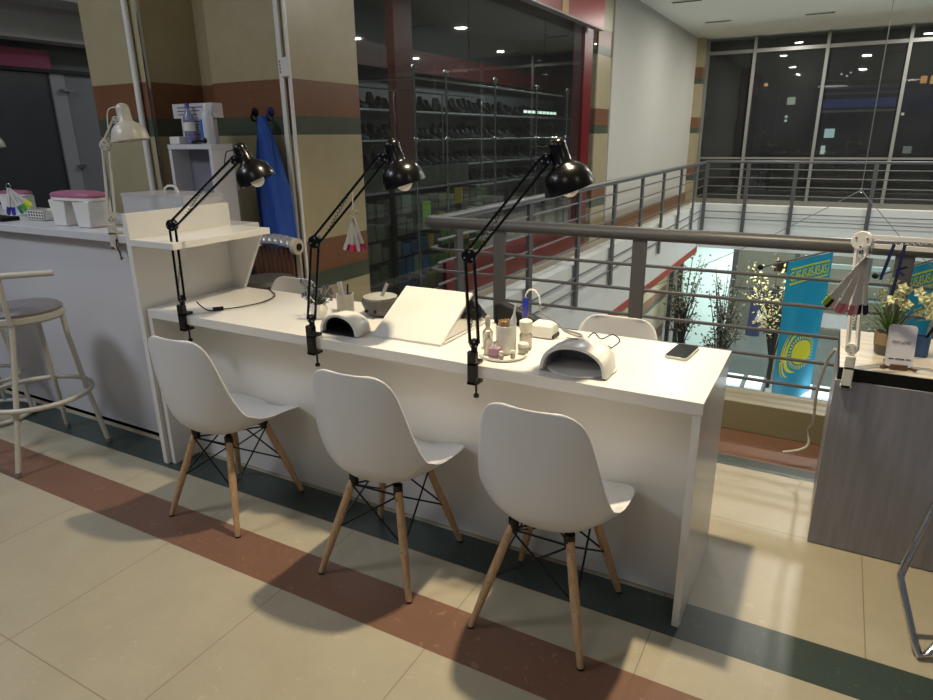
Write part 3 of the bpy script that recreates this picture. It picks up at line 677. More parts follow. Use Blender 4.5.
# ================================================================== UV NAIL LAMPS
def uv_lamp(label, loc, rz, W, D, Hh, arch, dark):
    t = thing('uv_nail_lamp', label, 'nail lamp', loc, rz, group='white uv nail lamps')
    n = 24; rows = []
    # outer dome: half tube with rounded back
    for i, (y, s) in enumerate(((0,.97),(.012,1.0),(D*.35,1.0),(D*.6,.96),(D*.8,.86),(D*.93,.68),(D,.45))):
        rows.append([(W/2*s*math.cos(a)*(1), y, Hh*(s if y > .02 else s)*max(0, math.sin(a))**.75) for a in [PI*k/n for k in range(n+1)]])
    # front ring turning inwards
    inner = [[(W/2*k_*math.cos(a), y, Hh*h_*max(0, math.sin(a))**.75) for a in [PI*k/n for k in range(n+1)]] for y, k_, h_ in ((.0,.90,.92),(.0,arch,arch),(.02,arch-.02,arch-.02),(D*.7,arch-.1,arch-.12))]
    MB().grid(inner[:3][::-1] + rows).build('housing', WHITE, t); MB().grid(inner[2:]).build('inner_lining', dark, t)
    MB().prism([(W/2*.97*math.cos(a)*(1), D*.5+D*.5*math.sin(a), 0) for a in [PI*k/12 for k in range(13)]] + [(-W/2*.97, 0, 0), (W/2*.97, 0, 0)], (0,0,.004)).build('base_plate', dark, t)
    MB().prism([((W/2*(arch-.06))*math.cos(a), D*.72, Hh*(arch-.08)*math.sin(a)**.75 if math.sin(a) > 0 else .0) for a in [PI*k/16 for k in range(17)]], (0,.004,0)).build('inner_wall', dark, t)
    return t
u1 = uv_lamp('smaller rounded white uv nail lamp with dark mouth beside the middle black lamp', (-1.628, 1.895, .787), 0, .185, .13, .082, .86, mat('uv_dark', '#26262a', .4))
u2 = uv_lamp('larger white uv nail lamp with wide open mouth, near the phone', (-.662, 1.88, .787), 0, .228, .19, .096, .88, mat('uv_inner', '#7d8089', .35))
box(-.02, .02, -.004, .004, 0, .001).build('display', mat('display_dark', '#4a4a44', .2), u2, loc=(-.03, .075, .0975))
MB().obox((0,0,0), (1,0,0), (0,1,-.3), (0,.3,1), .03, .012, .002).build('button', BLKPL, u2, loc=(.0, .14, .084))
MB().tube(smooth_path([(-.02,.18,.06),(.0,.21,.085),(.03,.20,.07),(.055,.25,.075),(.075,.27,.05),(.04,.29,.012),(.02,.33,.005),(-.1,.40,.004)]), .0022, 6).build('cable', BLKPL, u2)
MB().prism([(.118*math.cos(a), .09+.115*math.sin(a), 0) for a in [2*PI*k/24 for k in range(24)]], (0,0,.006)).build('skirt', WHITE, u2)

# ================================================================== SLANTED MIRROR (seen from behind)
t = thing('folding_mirror', 'white slanted folding mirror stand on the desk between the uv lamps', 'mirror', (-1.348, 1.953, .786))
MB().prism([(-.155,-.002,.008),(-.155,.243,.150),(-.155,.250,.141),(-.155,.012,.002)], (.31,0,0)).build('front_board', WHITE, t, bevel=.001)
MB().prism([(-.15,.246,.143),(-.15,.40,.012),(-.15,.392,.002),(-.15,.240,.132)], (.3,0,0)).build('rear_board', mat('mirror_silver', '#a9aaac', .08, metal=.9), t)
MB().prism([(.146,.03,.004),(.146,.385,.004),(.146,.385,.012),(.146,.24,.10),(.146,.12,.055)], (.003,0,0)).build('side_brace', CHROME, t)
MB().prism([(.152,.02,.003),(.152,.39,.003),(.152,.39,.010),(.152,.02,.010)], (.006,0,0)).build('side_rail', WHITE, t)
box(-.155, .155, -.006, .03, 0, .008).build('bottom_lip', WHITE, t)

# ================================================================== DESK ITEMS
PORC = mat('white_porcelain', '#dcdad2', .2, noise=.02); WCER = mat('off_white_ceramic', '#a3a19a', .35)
def cup_mb(r, h, th=.004, flare=1.): return MB().lathe([(r*.92,0),(r,.004),(r*flare,h),(r*flare-th,h),(r-th,.008)], n=24)
t = thing('potted_lavender', 'small white pot of dark lavender sprigs behind the middle black lamp', 'plant', (-1.865, 2.06, .786))
MB().lathe([(.022,0),(.034,.02),(.038,.04),(.03,.06),(.026,.065),(.022,.06),(.028,.04)], n=20).build('pot', PORC, t)
fo = MB(); fl = MB(); r = random.Random(2)
for k in range(46):
    a = r.uniform(0, 2*PI); e = Vector((math.cos(a)*r.uniform(.02,.085), math.sin(a)*r.uniform(.02,.06), r.uniform(.09,.155))); fo.tube([(0,0,.05), (e.x*.4, e.y*.4, e.z*.65), e], [.0022,.002,.0008], 4)
    for q in range(3):
        p = e*r.uniform(.7, 1); d = Vector((r.gauss(0,1), r.gauss(0,1), 1)).normalized()*.014; fo.tube([p, p+d], [.0015,.0005], 3)
    if k % 3 == 0: fl.ball(e, .006, 6, (1,1,1.9))
fo.build('foliage', mat('sage_leaf', '#3c4a36', .6, noise=.2), t); fl.build('blossom', mat('lavender', '#54507c', .7), t)
t = thing('brush_cup', 'white ceramic cup of tools left of the grey hand soak tub', 'cup', (-1.835, 2.20, .786))
cup_mb(.038, .082).build('cup', WCER, t); MB().beam((-.01,0,.03), (-.035,.01,.13), .022, .006, (0,1,0)).build('file', mat('file_grey', '#a7a4a2', .6), t); MB().tube([(.01,0,.03),(.02,0,.125)], .0035, 8).build('pencil', BLKPL, t)
t = thing('soak_tub', 'grey hand soak tub with a white stick, behind the smaller uv lamp', 'tub', (-1.665, 2.23, .786))
TUBG = mat('tub_grey', '#585654', .4)
MB().lathe([(.05,0),(.066,.012),(.082,.06),(.078,.07),(.07,.068),(.06,.02)], n=28).build('bowl', TUBG, t)
MB().lathe([(.07,.066),(.074,.082),(.045,.090),(.02,.092)], n=28).build('rim', WCER, t)
MB().ball((-.02,-.078,.03), .008, 8).ball((.025,-.077,.03), .008, 8).build('knob', BLKPL, t); MB().beam((.02,-.03,.07), (.055,-.02,.145), .014, .006, (0,1,0)).build('stick', WCER, t)
# right-hand group
t = thing('desk_tray', 'clear round tray under the cups beside the rightmost black lamp', 'tray', (-.945, 1.965, .786))
MB().lathe([(.078,0),(.084,.004),(.084,.009),(.079,.009),(.076,.004)], n=32).build('dish', PORC, t)
zt = .7915
t = thing('tool_cup', 'tall white cup with orange sticks and a white file beside the rightmost lamp', 'cup', (-.945, 1.985, zt))
cup_mb(.036, .10).build('cup', PORC, t)
st = MB(); r = random.Random(5)
for k in range(16): st.tube([(r.uniform(-.018,.005), r.uniform(-.018,.018), .03), (r.uniform(-.022,.006), r.uniform(-.02,.02), .115+r.uniform(-.004,.004))], .0028, 6)
st.build('orange_stick', WOOD, t); MB().tube([(-.015,-.01,.03),(-.034,-.015,.135)], .003, 8).build('brush', BLKPL, t)
MB().lathe([(.009,0),(.011,.05),(.011,.1),(.004,.125),(.003,.16)], (.016,.0,.02), (.12,0,1), 14).build('nozzle', mat('nozzle_white', '#e3e3e6', .3), t)
def bottle(name, label, loc, prof, capp, bm, cm, cat='bottle', n=20):
    t = thing(name, label, cat, loc); MB().lathe(prof, n=n).build('body', bm, t); MB().lathe(capp, n=n).build('cap', cm, t); return t
SMK = mat('smoky_glass', '#c9c4b6', .1, trans=.6, noise=.02)
bottle('glass_bottle', 'tall clear bottle left of the tall white cup', (-1.035, 2.02, .786), [(.017,0),(.019,.005),(.019,.06),(.008,.075),(.008,.085)], [(.01,.085),(.01,.115),(.008,.118)], SMK, WCER)
bottle('glass_bottle', 'slim clear bottle between the lamp stand and the white cup', (-.99, 1.935, zt), [(.013,0),(.015,.004),(.015,.05),(.007,.06)], [(.008,.06),(.008,.085)], SMK, PORC)
t = thing('nail_polish', 'square pink bottle with silver cap on the round tray', 'bottle', (-.955, 1.918, zt))
box(-.019,.019,-.014,.014,0,.036).build('body', mat('pink_glass', '#c9a2b4', .15, trans=.3), t, bevel=.003); MB().lathe([(.007,.036),(.008,.04),(.008,.056),(.006,.058)], n=16).build('cap', CHROME, t)
box(-.0195,.0195,-.0145,.0145,.006,.008).build('stripe', BLKPL, t)
t = thing('gel_jar', 'short clear jar with white lid on the right of the white cup', 'jar', (-.885, 2.0, zt)); MB().lathe([(.017,0),(.018,.003),(.018,.022),(.015,.025)], n=18).build('body', SMK, t); MB().lathe([(.019,.025),(.019,.036),(.017,.038)], n=18).build('lid', PORC, t)
bottle('pump_bottle', 'clear bottle with a cream cap behind the short clear jar', (-.905, 2.065, .786), [(.02,0),(.023,.005),(.023,.055),(.015,.065)], [(.021,.065),(.023,.075),(.023,.105),(.015,.11)], SMK, mat('cream_cap', '#e6dfc8', .4))
for i, (x, y) in enumerate(((-.925, 1.905), (-.895, 1.935))):
    t = thing('glass_vial', ['small clear vial beside the pink bottle on the tray', 'small clear vial at the right rim of the round tray'][i], 'vial', (x, y, zt)); MB().lathe([(.008,0),(.009,.002),(.009,.018),(.006,.02)], n=12).build('body', SMK, t); MB().lathe([(.007,.02),(.007,.028)], n=12).build('cap', PORC, t)
# drill
t = thing('nail_drill', 'white electric nail drill with blue hand piece in its stand', 'nail drill', (-.905, 2.235, .786))
MB().prism([(-.045,-.03,0),(.045,-.03,0),(.045,.05,0),(-.045,.05,0)], (0,0,.055)).build('control_box', PORC, t, bevel=.01)
MB().lathe([(.006,0),(.011,.012),(.012,.05),(.0125,.085),(.009,.092)], (-.075,-.01,.055), (.03,0,1), 16).build('hand_piece', mat('cobalt_blue', '#23349a', .35), t)
MB().beam((-.045,0,.03), (-.085,-.01,.05), .02, .012).build('holder', CHROME, t)
MB().tube(smooth_path([(-.073,-.01,.145),(-.07,-.01,.165),(-.055,-.01,.18),(-.035,-.01,.178),(-.018,-.01,.155),(-.012,-.01,.13)]), .0035, 8).build('cord', WHITE, t)
MB().tube(smooth_path([(-.012,-.01,.13),(-.005,-.015,.10),(.055,0,.06),(.08,.01,.03),(.13,.03,.01),(.12,.08,.004),(.03,.12,.003)]), .004, 8).build('cord', mat('grey_cord', '#86868a', .5), t)
box(.045, .049, -.025, .04, .002, .016).build('dark_base', BLKPL, t)
# black pouch behind
MB1 = MB().prism([(-.10,0,0),(.11,0,0),(.11,0,.03),(.03,0,.06),(-.07,0,.09),(-.10,0,.08)], (0,.05,0)); tag(MB1.build('cosmetic_bag', BLKPL, loc=(-1.06, 2.315, .786), bevel=.008), 'black pouch lying behind the slanted mirror', 'bag')
# phone
t = thing('smartphone', 'white edged smartphone with black screen lying on the desk', 'phone', (-.395, 2.264, .786), -.1)
pts = []
for cx, cy, a0 in ((.028,.07,0),(-.028,.07,PI/2),(-.028,-.07,PI),(.028,-.07,1.5*PI)): pts += [(cx+.01*math.cos(a0+k*PI/10), cy+.01*math.sin(a0+k*PI/10), 0) for k in range(6)]
MB().prism(pts, (0,0,.0095)).build('body', mat('phone_silver', '#c9c8c6', .25, metal=.3), t, bevel=.001)
MB().prism([(x*.94, y*.965, .0096) for x, y, z in pts], (0,0,.0006)).build('screen', mat('phone_screen', '#050506', .06), t)
# left lamp cable + switch
t = thing('power_cord', 'black cord with inline switch lying on the left end of the desk', 'cord', (-2.44, 1.9, .789))
MB().tube(smooth_path([(0.03,-.02,.05),(.045,.02,.004),(.08,.06,.002),(.13,.14,.002),(.15,.26,.002),(.10,.38,.002),(-.02,.46,.002)]), .003, 6).build('cord', BLKPL, t); MB().obox((.075,.055,.006), (1,1.2,0), (-1.2,1,0), (0,0,1), .045, .018, .014).build('switch', BLKPL, t)

# ================================================================== BEHIND THE DESK: SLATTED CHAIR, ROUND STOOL
t = thing('slatted_chair', 'chair with a ribbed silver roll backrest and brown slats by the pillar', 'chair', (-3.08, 3.05, 0), .05)
SIL = mat('silver_pvc', '#a3a3a8', .25, metal=.4, noise=.2, scale=20)
rows = []
for k in range(29):
    x = -.17 + .34*k/28; bump = .008*abs(math.sin(k*PI/4)); sag = -.02*(x/.17)**2
    rows.append([(x, -.01+(.05+bump)*math.cos(a), .90+sag+(.045+bump)*math.sin(a)) for a in [-.6+2*PI*.6*j/12 for j in range(13)]])
MB().grid(rows, .006).build('back_roll', SIL, t)
MB().lathe([(.05,0),(.052,.01),(.05,.03),(.02,.032)], (.165,-.01,.88), (1,0,0), 20).build('roll_end', mat('cream_cap2', '#bdb5a2', .5), t); MB().lathe([(.022,.03),(.022,.04)], (.165,-.01,.88), (1,0,0), 16).build('roll_core', BLKPL, t)
for k in range(9): box(-.16+k*.037, -.16+k*.037+.02, -.03, -.015, .5, .87).build('slat', SLATWOOD, t)
box(-.18, .18, -.05, .30, .44, .49).build('seat', BLKPL, t, bevel=.01)
for sx in (-.16, .16):
    for yy in (-.03, .27): MB().tube([(sx,yy,0),(sx,yy,.45)], .012, 8).build('leg', CHROME, t)
t = thing('round_stool', 'dark grey round stool seat behind the left end of the desk', 'stool', (-2.82, 2.70, 0))
MB().lathe([(.14,.68),(.165,.70),(.168,.735),(.15,.755),(.05,.76)], n=32).build('seat', mat('grey_leatherette', '#4a4846', .5), t)
MB().tube([(0,0,.06),(0,0,.69)], .02, 12).build('column', CHROME, t)
for k in range(5): a = k*2*PI/5+.3; MB().beam((0,0,.07), (.19*math.cos(a), .19*math.sin(a), .03), .03, .02).build('foot', CHROME, t)

# ================================================================== JACKET, HOOKS, CONDUIT ON PILLAR
BLUE = mat('royal_blue_cloth', '#2a52a6', .85, noise=.15, scale=6)
rows = []; nn = 28
for i in range(22):
    v = i/21; z = 1.66 - v*.86; w = .02 + .10*min(1, v*1.9)**.8 + .03*v; cx = .0 + .06*v
    rows.append([(cx + w*math.cos(a)*(1+.05*math.sin(3*a)), -.05 + (.03+.03*v)*math.sin(a) + (.012*math.sin(a*5+v*3)+.008*math.sin(11*a+v*2))*min(1, v*3), z) for a in [2*PI*j/nn for j in range(nn+1)]])
jk = thing('blue_jacket', 'royal blue jacket hanging from a wall hook on the right pillar', 'jacket', (-3.275, 3.29, 0))
MB().grid(rows).build('body', BLUE, jk)
rows = []
for i in range(16):
    v = i/15; z = 1.54 - v*.62; cx = .055+.07*v
    rows.append([(cx + .035*math.cos(a), -.095+.028*math.sin(a)+.006*math.sin(z*60), z) for a in [2*PI*j/12 for j in range(13)]])
MB().grid(rows).build('sleeve', BLUE, jk)
for i, (x, c, l) in enumerate(((-3.43, BLKPL, 'round black wall hook left of the blue jacket'), (-3.29, mat('navy_plastic', '#1d2a6a', .4), 'round blue wall hook holding the blue jacket'))):
    t = thing('wall_hook', l, 'hook', (x, 3.338, 1.69), group='hooks on the pillar'); MB().lathe([(.026,0),(.028,.004),(.024,.009)], (0,0,0), (0,-1,0), 20).build('plate', c, t)
    MB().tube([(0,-.008,0),(0,-.03,-.01),(0,-.04,-.03),(0,-.03,-.05),(0,-.012,-.055)], .008, 8).build('hook', c, t)
t = thing('cable_trunking', 'white cable trunking running up the right pillar', 'trunking', (-3.15, 3.335, 0)); box(-.018, .018, -.02, 0, 0, 3.49).build('channel', WHITE, t, bevel=.002)
t = thing('cable_trunking', 'white cable trunking running up the left pillar', 'trunking', (-4.09, 2.995, 0)); MB().tube([(0,-.02,0),(0,-.02,3.49)], .02, 12).build('channel', WHITE, t)
t = thing('wall_card', 'small white card with faint writing on the right pillar trunking', 'card', (-3.105, 3.315, 1.90)); box(-.045, .03, -.012, .0, -.01, .10).build('card', WHITE, t)
for k in range(4): box(-.04, -.032+.0, -.0135, -.012, .01+.02*k, .024+.02*k).build('writing', mat('ink_purple', '#5a5488', .6), t)

# ================================================================== CABINET, BOXES AND BOTTLES
t = thing('open_cabinet', 'white open cabinet with grey inside, between the two pillars', 'cabinet', (-3.515, 2.95, 0))
box(-.195,-.168,-.10,.06,0,1.465).build('side', WHITE2, t); box(.168,.195,-.10,.06,0,1.465).build('side', WHITE2, t); box(-.197,.197,-.102,.06,1.466,1.495).build('top', WHITE2, t, bevel=.001)
box(-.168,.168,.03,.05,0,1.465).build('back', mat('cabinet_grey', '#7d7f8a', .5), t); box(-.168,.168,-.09,.03,.55,.57).build('shelf', WHITE2, t)
CARD = mat('box_white', '#c4c0c4', .5, noise=.03); INK = mat('ink_dark', '#4b4660', .6)
def carton(label, loc, sx, sy, sz, rz=0):
    t = thing('carton', label, 'box', loc, rz, group='cartons on the cabinet'); box(-sx/2,sx/2,-sy/2,sy/2,0,sz).build('box', CARD, t, bevel=.002)
    for k in range(3):
        box(-sx*.38, sx*(.1+.08*k), -sy/2-.0008, -sy/2, sz*(.22+.24*k), sz*(.22+.24*k)+.006).build('print', INK, t)
    return t
ct = 1.496
carton('lowest white carton of the stack on the white cabinet', (-3.53, 2.962, ct), .24, .07, .075)
carton('middle white carton of the stack on the white cabinet', (-3.53, 2.962, ct+.076), .24, .07, .075)
carton('wide topmost white carton of the stack on the white cabinet', (-3.535, 2.965, ct+.152), .35, .08, .085, .02)
tag(MB().box(-.045,.045,-.03,.03,0,.045).build('small_box', WHITE, loc=(-3.655, 2.89, ct), bevel=.004), 'small plain white box at the left front of the cabinet top', 'box')
t = bottle('water_bottle', 'clear water bottle with purple base and label on the cabinet', (-3.525, 2.882, ct), [(.030,0),(.034,.01),(.032,.06),(.034,.12),(.030,.16),(.012,.20),(.012,.215)], [(.014,.215),(.014,.235)], mat('lilac_plastic', '#a9a8cf', .15, trans=.7), mat('purple_cap', '#5a52a0', .4))
MB().lathe([(.0335,.075),(.035,.076),(.035,.125),(.0335,.126)], n=20).build('label', WHITE, t)
t = bottle('spray_bottle', 'white spray bottle with blue print at the right of the cabinet', (-3.365, 2.885, ct), [(.030,0),(.033,.01),(.033,.15),(.026,.18),(.014,.19)], [(.013,.19),(.013,.225),(.01,.23)], mat('bottle_white', '#c6cad2', .35), WHITE)
MB().box(-.032,-.012,-.0345,-.03,.03,.14).build('blue_print', mat('print_blue', '#2f66b0', .5), t)
t = thing('hair_clip', 'black tool with round end lying in front of the spray bottle', 'tool', (-3.43, 2.862, ct+.012)); MB().tube([(-.06,0,0),(0,0,.008),(.05,0,.0)], .009, 8).build('handle', BLKPL, t); MB().ball((.06,0,.008), .02, 10).build('knob', BLKPL, t)

# ================================================================== ITEMS ON THE RECEPTION COUNTER
def hand_rest(label, loc, s=1.):
    t = thing('hand_rest', label, 'hand rest', loc, 0, group='pink cushioned hand rests')
    W, D, H_ = .38*s, .15*s, .175*s
    for x0 in (-W*.42, W*.13):
        m = MB(); m.prism([(x0,-D*.42,0),(x0+W*.29,-D*.42,0),(x0+W*.33,-D*.45,H_*.78),(x0-W*.04,-D*.45,H_*.78)], (0,D*.86,0)); m.build('leg', WHITE, t, bevel=.006*s)
    pts = [(W/2*math.copysign(abs(math.cos(a))**.55, math.cos(a)), D/2*math.copysign(abs(math.sin(a))**.7, math.sin(a)), H_*.78) for a in [2*PI*k/36 for k in range(36)]]
    MB().prism(pts, (0,0,.014*s)).build('shelf', WHITE, t)
    rows = [[(x*f, y*f, H_*.78+.014*s+h*s) for x, y, z in pts+pts[:1]] for f, h in ((1,0),(1.02,.012),(.96,.022),(.7,.03),(.3,.034),(.01,.035))]
    MB().grid(rows).build('cushion', mat('pink_leatherette', '#a0607a', .5), t)
    return t
hand_rest('white hand rest with a long pink cushion on the reception counter', (-3.50, 2.10, 1.091))
hand_rest('smaller pink topped hand rest near the left edge of the counter', (-4.72, 2.42, 1.091), .72)
t = thing('perforated_basket', 'small white perforated basket on the reception counter', 'basket', (-4.0, 2.19, 1.091)); W, D, H_ = .085, .06, .055
box(-W,W,-D,-D+.003,0,H_).build('wall', WHITE, t); box(-W,W,D-.003,D,0,H_).build('wall', WHITE, t); box(-W,-W+.003,-D,D,0,H_).build('wall', WHITE, t); box(W-.003,W,-D,D,0,H_).build('wall', WHITE, t); box(-W,W,-D,D,0,.003).build('base', WHITE, t)
hm = MB()
for i in range(6):
    for j in range(3): hm.box(-W+.014+i*.026, -W+.028+i*.026, -D-.001, -D, .008+j*.016, .018+j*.016)
hm.build('holes', BLKPL, t)
tag(MB().box(-.11,.11,-.05,.05,0,.022).build('card_terminal', BLKPL, loc=(-4.22, 2.05, 1.091), bevel=.004), 'flat black device at the left edge of the counter', 'device')
t = thing('drill_holder', 'dark hand piece under a looped silver cord behind the basket', 'nail drill', (-3.98, 2.36, 1.091)); MB().lathe([(.012,0),(.016,.02),(.016,.09),(.01,.1)], n=14).build('hand_piece', mat('dark_navy', '#151a34', .4), t)
MB().tube([(-.04,0,0),(-.045,0,.09),(-.03,0,.135),(0,0,.15),(.03,0,.14),(.05,0,.1),(.055,0,0)], .004, 8).build('cord', CHROME, t)
tag(MB().box(-.045,.045,-.03,.03,0,.03).build('tissue_pack', WHITE, loc=(-3.79, 2.40, 1.091), bevel=.01), 'small white pack behind the pink hand rest', 'pack')
t = thing('acrylic_box', 'clear acrylic organiser box with a handled lid beside the cream lamp', 'box', (-2.98, 2.27, 1.091))
W, D, H_ = .235, .12, .165
for a in ((-W,W,-D,-D+.004,0,H_),(-W,W,D-.004,D,0,H_),(-W,-W+.004,-D,D,0,H_),(W-.004,W,-D,D,0,H_)): box(*a).build('side', FROST, t)
box(-W-.004,W+.004,-D-.004,D+.004,H_,H_+.008).build('lid', FROST, t); box(-W+.14,W-.01,-D+.02,D-.02,.002,H_-.02).build('inner_tray', WHITE, t)
MB().tube([(-.05,0,H_+.008),(-.045,0,H_+.03),(-.02,0,H_+.042),(.02,0,H_+.042),(.045,0,H_+.03),(.05,0,H_+.008)], .006, 8).build('handle', WHITE, t)
t = thing('hanging_lead', 'dark lead of the cream lamp hanging down the counter front', 'cord', (-3.0, 1.943, 1.04)); MB().tube([(0,0,.03),(-.005,-.003,0),(.01,-.003,-.03),(.018,-.003,-.07)], .003, 6).build('lead', BLKPL, t)

# ================================================================== BAR STOOL
t = thing('bar_stool', 'cream metal bar stool with round grey seat and short back bar', 'stool', (-3.39, 1.65, 0))
MB().lathe([(.165,.70),(.178,.712),(.178,.735),(.165,.742)], n=36).build('seat_ring', CREAMMET, t); MB().lathe([(.168,.738),(.172,.752),(.155,.766),(.08,.772),(.02,.773)], n=36).build('seat', mat('grey_vinyl', '#77747a', .5), t)
for (sx, sy), (fx, fy) in zip(((1,-1),(1,1),(-1,1),(-1,-1)), ((.165,-.26),(.193,.18),(-.19,.19),(-.22,-.25))):
    p = Vector((sx*.118, sy*.118, .705)); q = Vector((fx, fy, .012)); lg = MB().tube([p, p.lerp(q, .15)+Vector((-sx*.006,-sy*.006,0)), p.lerp(q, .55)+Vector((-sx*.008,-sy*.008,0)), q], .0125, 10).build('leg', CREAMMET, t)
    MB().tube([q-Vector((0,0,.01)), q+Vector((0,0,.012))], .0145, 10).build('foot_cap', mat('cap_grey', '#77756e', .5), lg)
MB().tube([(.245*math.cos(a), .245*math.sin(a)-.02, .315) for a in [2*PI*k/40 for k in range(40)]], .0125, 10, closed=True).build('foot_ring', CREAMMET, t)
MB().tube([(.125,-.125,.71),(.134,-.134,.80),(.137,-.137,.94)], .0115, 10).build('back_upright', CREAMMET, t); MB().tube([(-.06,-.28,.945),(.05,-.215,.945),(.137,-.137,.945),(.215,-.05,.945),(.28,.03,.945)], .015, 12).build('back_bar', CREAMMET, t)
t = thing('stool_base', 'white tube base of another stool at the left edge', 'stool', (-4.12, 1.72, 0))
MB().tube([(.21*math.cos(a), .21*math.sin(a), .02) for a in [2*PI*k/36 for k in range(36)]], .013, 10, closed=True).build('base_ring', CREAMMET, t)
MB().tube([(.235*math.cos(a)*.8, .235*math.sin(a)*.8, .25) for a in [2*PI*k/36 for k in range(36)]], .011, 10, closed=True).build('foot_ring', CREAMMET, t)
for k in range(4): a = PI/4+k*PI/2; MB().tube([(.21*math.cos(a), .21*math.sin(a), .02), (.13*math.cos(a), .13*math.sin(a), .70)], .012, 8).build('leg', CREAMMET, t)
MB().lathe([(.16,.70),(.175,.71),(.175,.74),(.15,.76),(.02,.765)], n=32).build('seat', MATS['grey_vinyl'], t)

# ================================================================== RIGHT GREY DESK
t = thing('grey_desk', 'grey wood effect desk with a black edged pale top at the right', 'desk', (0, 0, 0))
box(.095, 1.5, 2.56, 3.1, .675, .72).build('desktop', BLKPL, t, bevel=.001); box(.097, 1.5, 2.562, 3.1, .72, .7215).build('surface', PALEWOOD, t)
box(.095, .125, 2.58, 3.08, 0, .675).build('side_panel', GREYWOOD, t); box(.09, 1.5, 2.55, 2.58, 0.004, .674).build('front_panel', GREYWOOD, t)
t = thing('potted_orchid', 'grey and gold pot of white orchids on the right desk', 'plant', (.245, 2.80, .723))
MB().lathe([(.035,0),(.038,.004),(.044,.04)], n=28).build('pot_base', mat('pot_grey', '#55514c', .4), t); MB().lathe([(.044,.04),(.047,.085),(.043,.085),(.04,.05)], n=28).build('pot', mat('pot_gold', '#8e7a58', .4), t)
fo = MB(); r = random.Random(8)
for k in range(60):
    a = r.uniform(0,2*PI); e = Vector((math.cos(a)*r.uniform(.05,.13)-.015, math.sin(a)*r.uniform(.03,.08), r.uniform(.11,.22))); m_ = Vector((e.x*.45, e.y*.45, e.z*.75)); u = Vector((-math.sin(a), math.cos(a), 0))*.0035
    fo.add([Vector((0,0,.08))-u, Vector((0,0,.08))+u, m_+u, m_-u, e], [(0,1,2,3),(3,2,4)])
fo.build('leaf', mat('orchid_leaf', '#4f6a34', .5, noise=.2), t)
fm = MB(); fc = MB()
for k in range(38):
    c = Vector((r.uniform(-.075,.19), r.uniform(-.06,.03), 0)); c.z = .225 + r.uniform(-.045,.06) - max(0, c.x-.06)*.5; d = Vector((r.gauss(0,.5), -1, r.gauss(.1,.4))).normalized(); u = d.orthogonal().normalized(); w = d.cross(u)
    for q in range(5):
        a = q*2*PI/5; pd = u*math.cos(a)+w*math.sin(a); sd = pd.cross(d); L1 = .022
        fm.add([c, c+pd*L1*.5+sd*.009+d*.004, c+pd*L1+d*.001, c+pd*L1*.5-sd*.009+d*.004], [(0,1,2,3)])
    fc.ball(c+d*.004, .004, 6)
    if c.x > .05: fo
fm.build('blossom', mat('orchid_white', '#d5d6ae', .6, noise=.08, scale=30), t); fc.build('stamen', mat('stamen', '#b5b060', .6), t)
sm = MB()
for x, z in ((.06,.2),(.1,.2),(.15,.17),(-.03,.21),(.02,.23)): sm.tube([(0,0,.07),(x*.5,-.01,z*.8),(x,-.02,z)], .0018, 5)
sm.build('stem', MATS['orchid_leaf'], t)
t = thing('card_stand', 'white rounded card with script lettering on a small wooden stand', 'card', (.272, 2.64, .723), .12); t.scale = (1.3, 1.3, 1.3)
pts = []
for cx, cz, a0 in ((.024,.108,0),(-.024,.108,PI/2),(-.024,.016,PI),(.024,.016,1.5*PI)): pts += [(cx+.009*math.cos(a0+k*PI/10), (cz+.009*math.sin(a0+k*PI/10))*-.0, cz+.009*math.sin(a0+k*PI/10)) for k in range(6)]
def lean(p): return (p[0], p[2]*.22-.02, p[2])
MB().prism([lean(p) for p in pts], (0,.003,0)).build('card', mat('card_white', '#dcdbe6', .4), t)
ink = MB(); p_ = []
for k in range(60):
    f = k/59; x = -.022+f*.044
    if .44 < f < .52: 
        if p_: ink.tube([lean(q) for q in p_], .0005, 4); p_ = []
        continue
    p_.append((x+.002*math.sin(k*1.1), 0, .072+.004*math.sin(k*.9)*(1.6 if k in (1,2,3,32,33,34) else 1)))
ink.tube([lean(q) for q in p_], .0005, 4); o = ink.build('script_writing', mat('ink_grey', '#6d6a74', .6), t); o.location = (0, -.001, 0)
ds = MB()
for x0, x1 in ((-.025,-.014),(-.009,.011),(.016,.026)): a, b = lean((x0,0,.028)), lean((x1,0,.028)); ds.obox(((a[0]+b[0])/2, a[1]-.0008, a[2]), (1,0,0), (0,1,0), (0,0,1), x1-x0, .001, .0022)
ds.build('print', BLKPL, t)
MB().beam((-.04,-.025,.004), (.02,.05,.004), .008, .006).beam((.04,-.025,.004), (-.02,.05,.004), .008, .006).box(-.02,.02,-.026,-.02,0,.014).build('wooden_stand', mat('dark_wood', '#6a4a35', .5), t)
t = thing('pen_cup', 'small blue cup holding a black pen behind the white card', 'cup', (.355, 2.83, .723)); cup_mb(.026, .075, .002).build('cup', mat('steel_blue', '#3a5f94', .4), t)
MB().tube([(-.01,0,.02),(.045,-.01,.16)], [.005,.006], 8).build('pen', BLKPL, t)
t = thing('blue_lanyard', 'navy ribbon knotted on the arm of the white lamp', 'ribbon', (.19, 2.565, 1.165)); NV = mat('navy_ribbon', '#1a2458', .7)
MB().beam((0,-.012,.0), (-.02,-.012,-.12), .0015, .010, (1,0,0)).beam((.03,-.012,.0), (.02,-.012,-.17), .0015, .010, (1,0,0)).beam((.02,-.012,-.085), (.045,-.014,-.10), .0015, .009, (1,0,0)).beam((.02,-.012,-.085), (.048,-.014,-.07), .0015, .008, (1,0,0)).build('ribbon', NV, t)
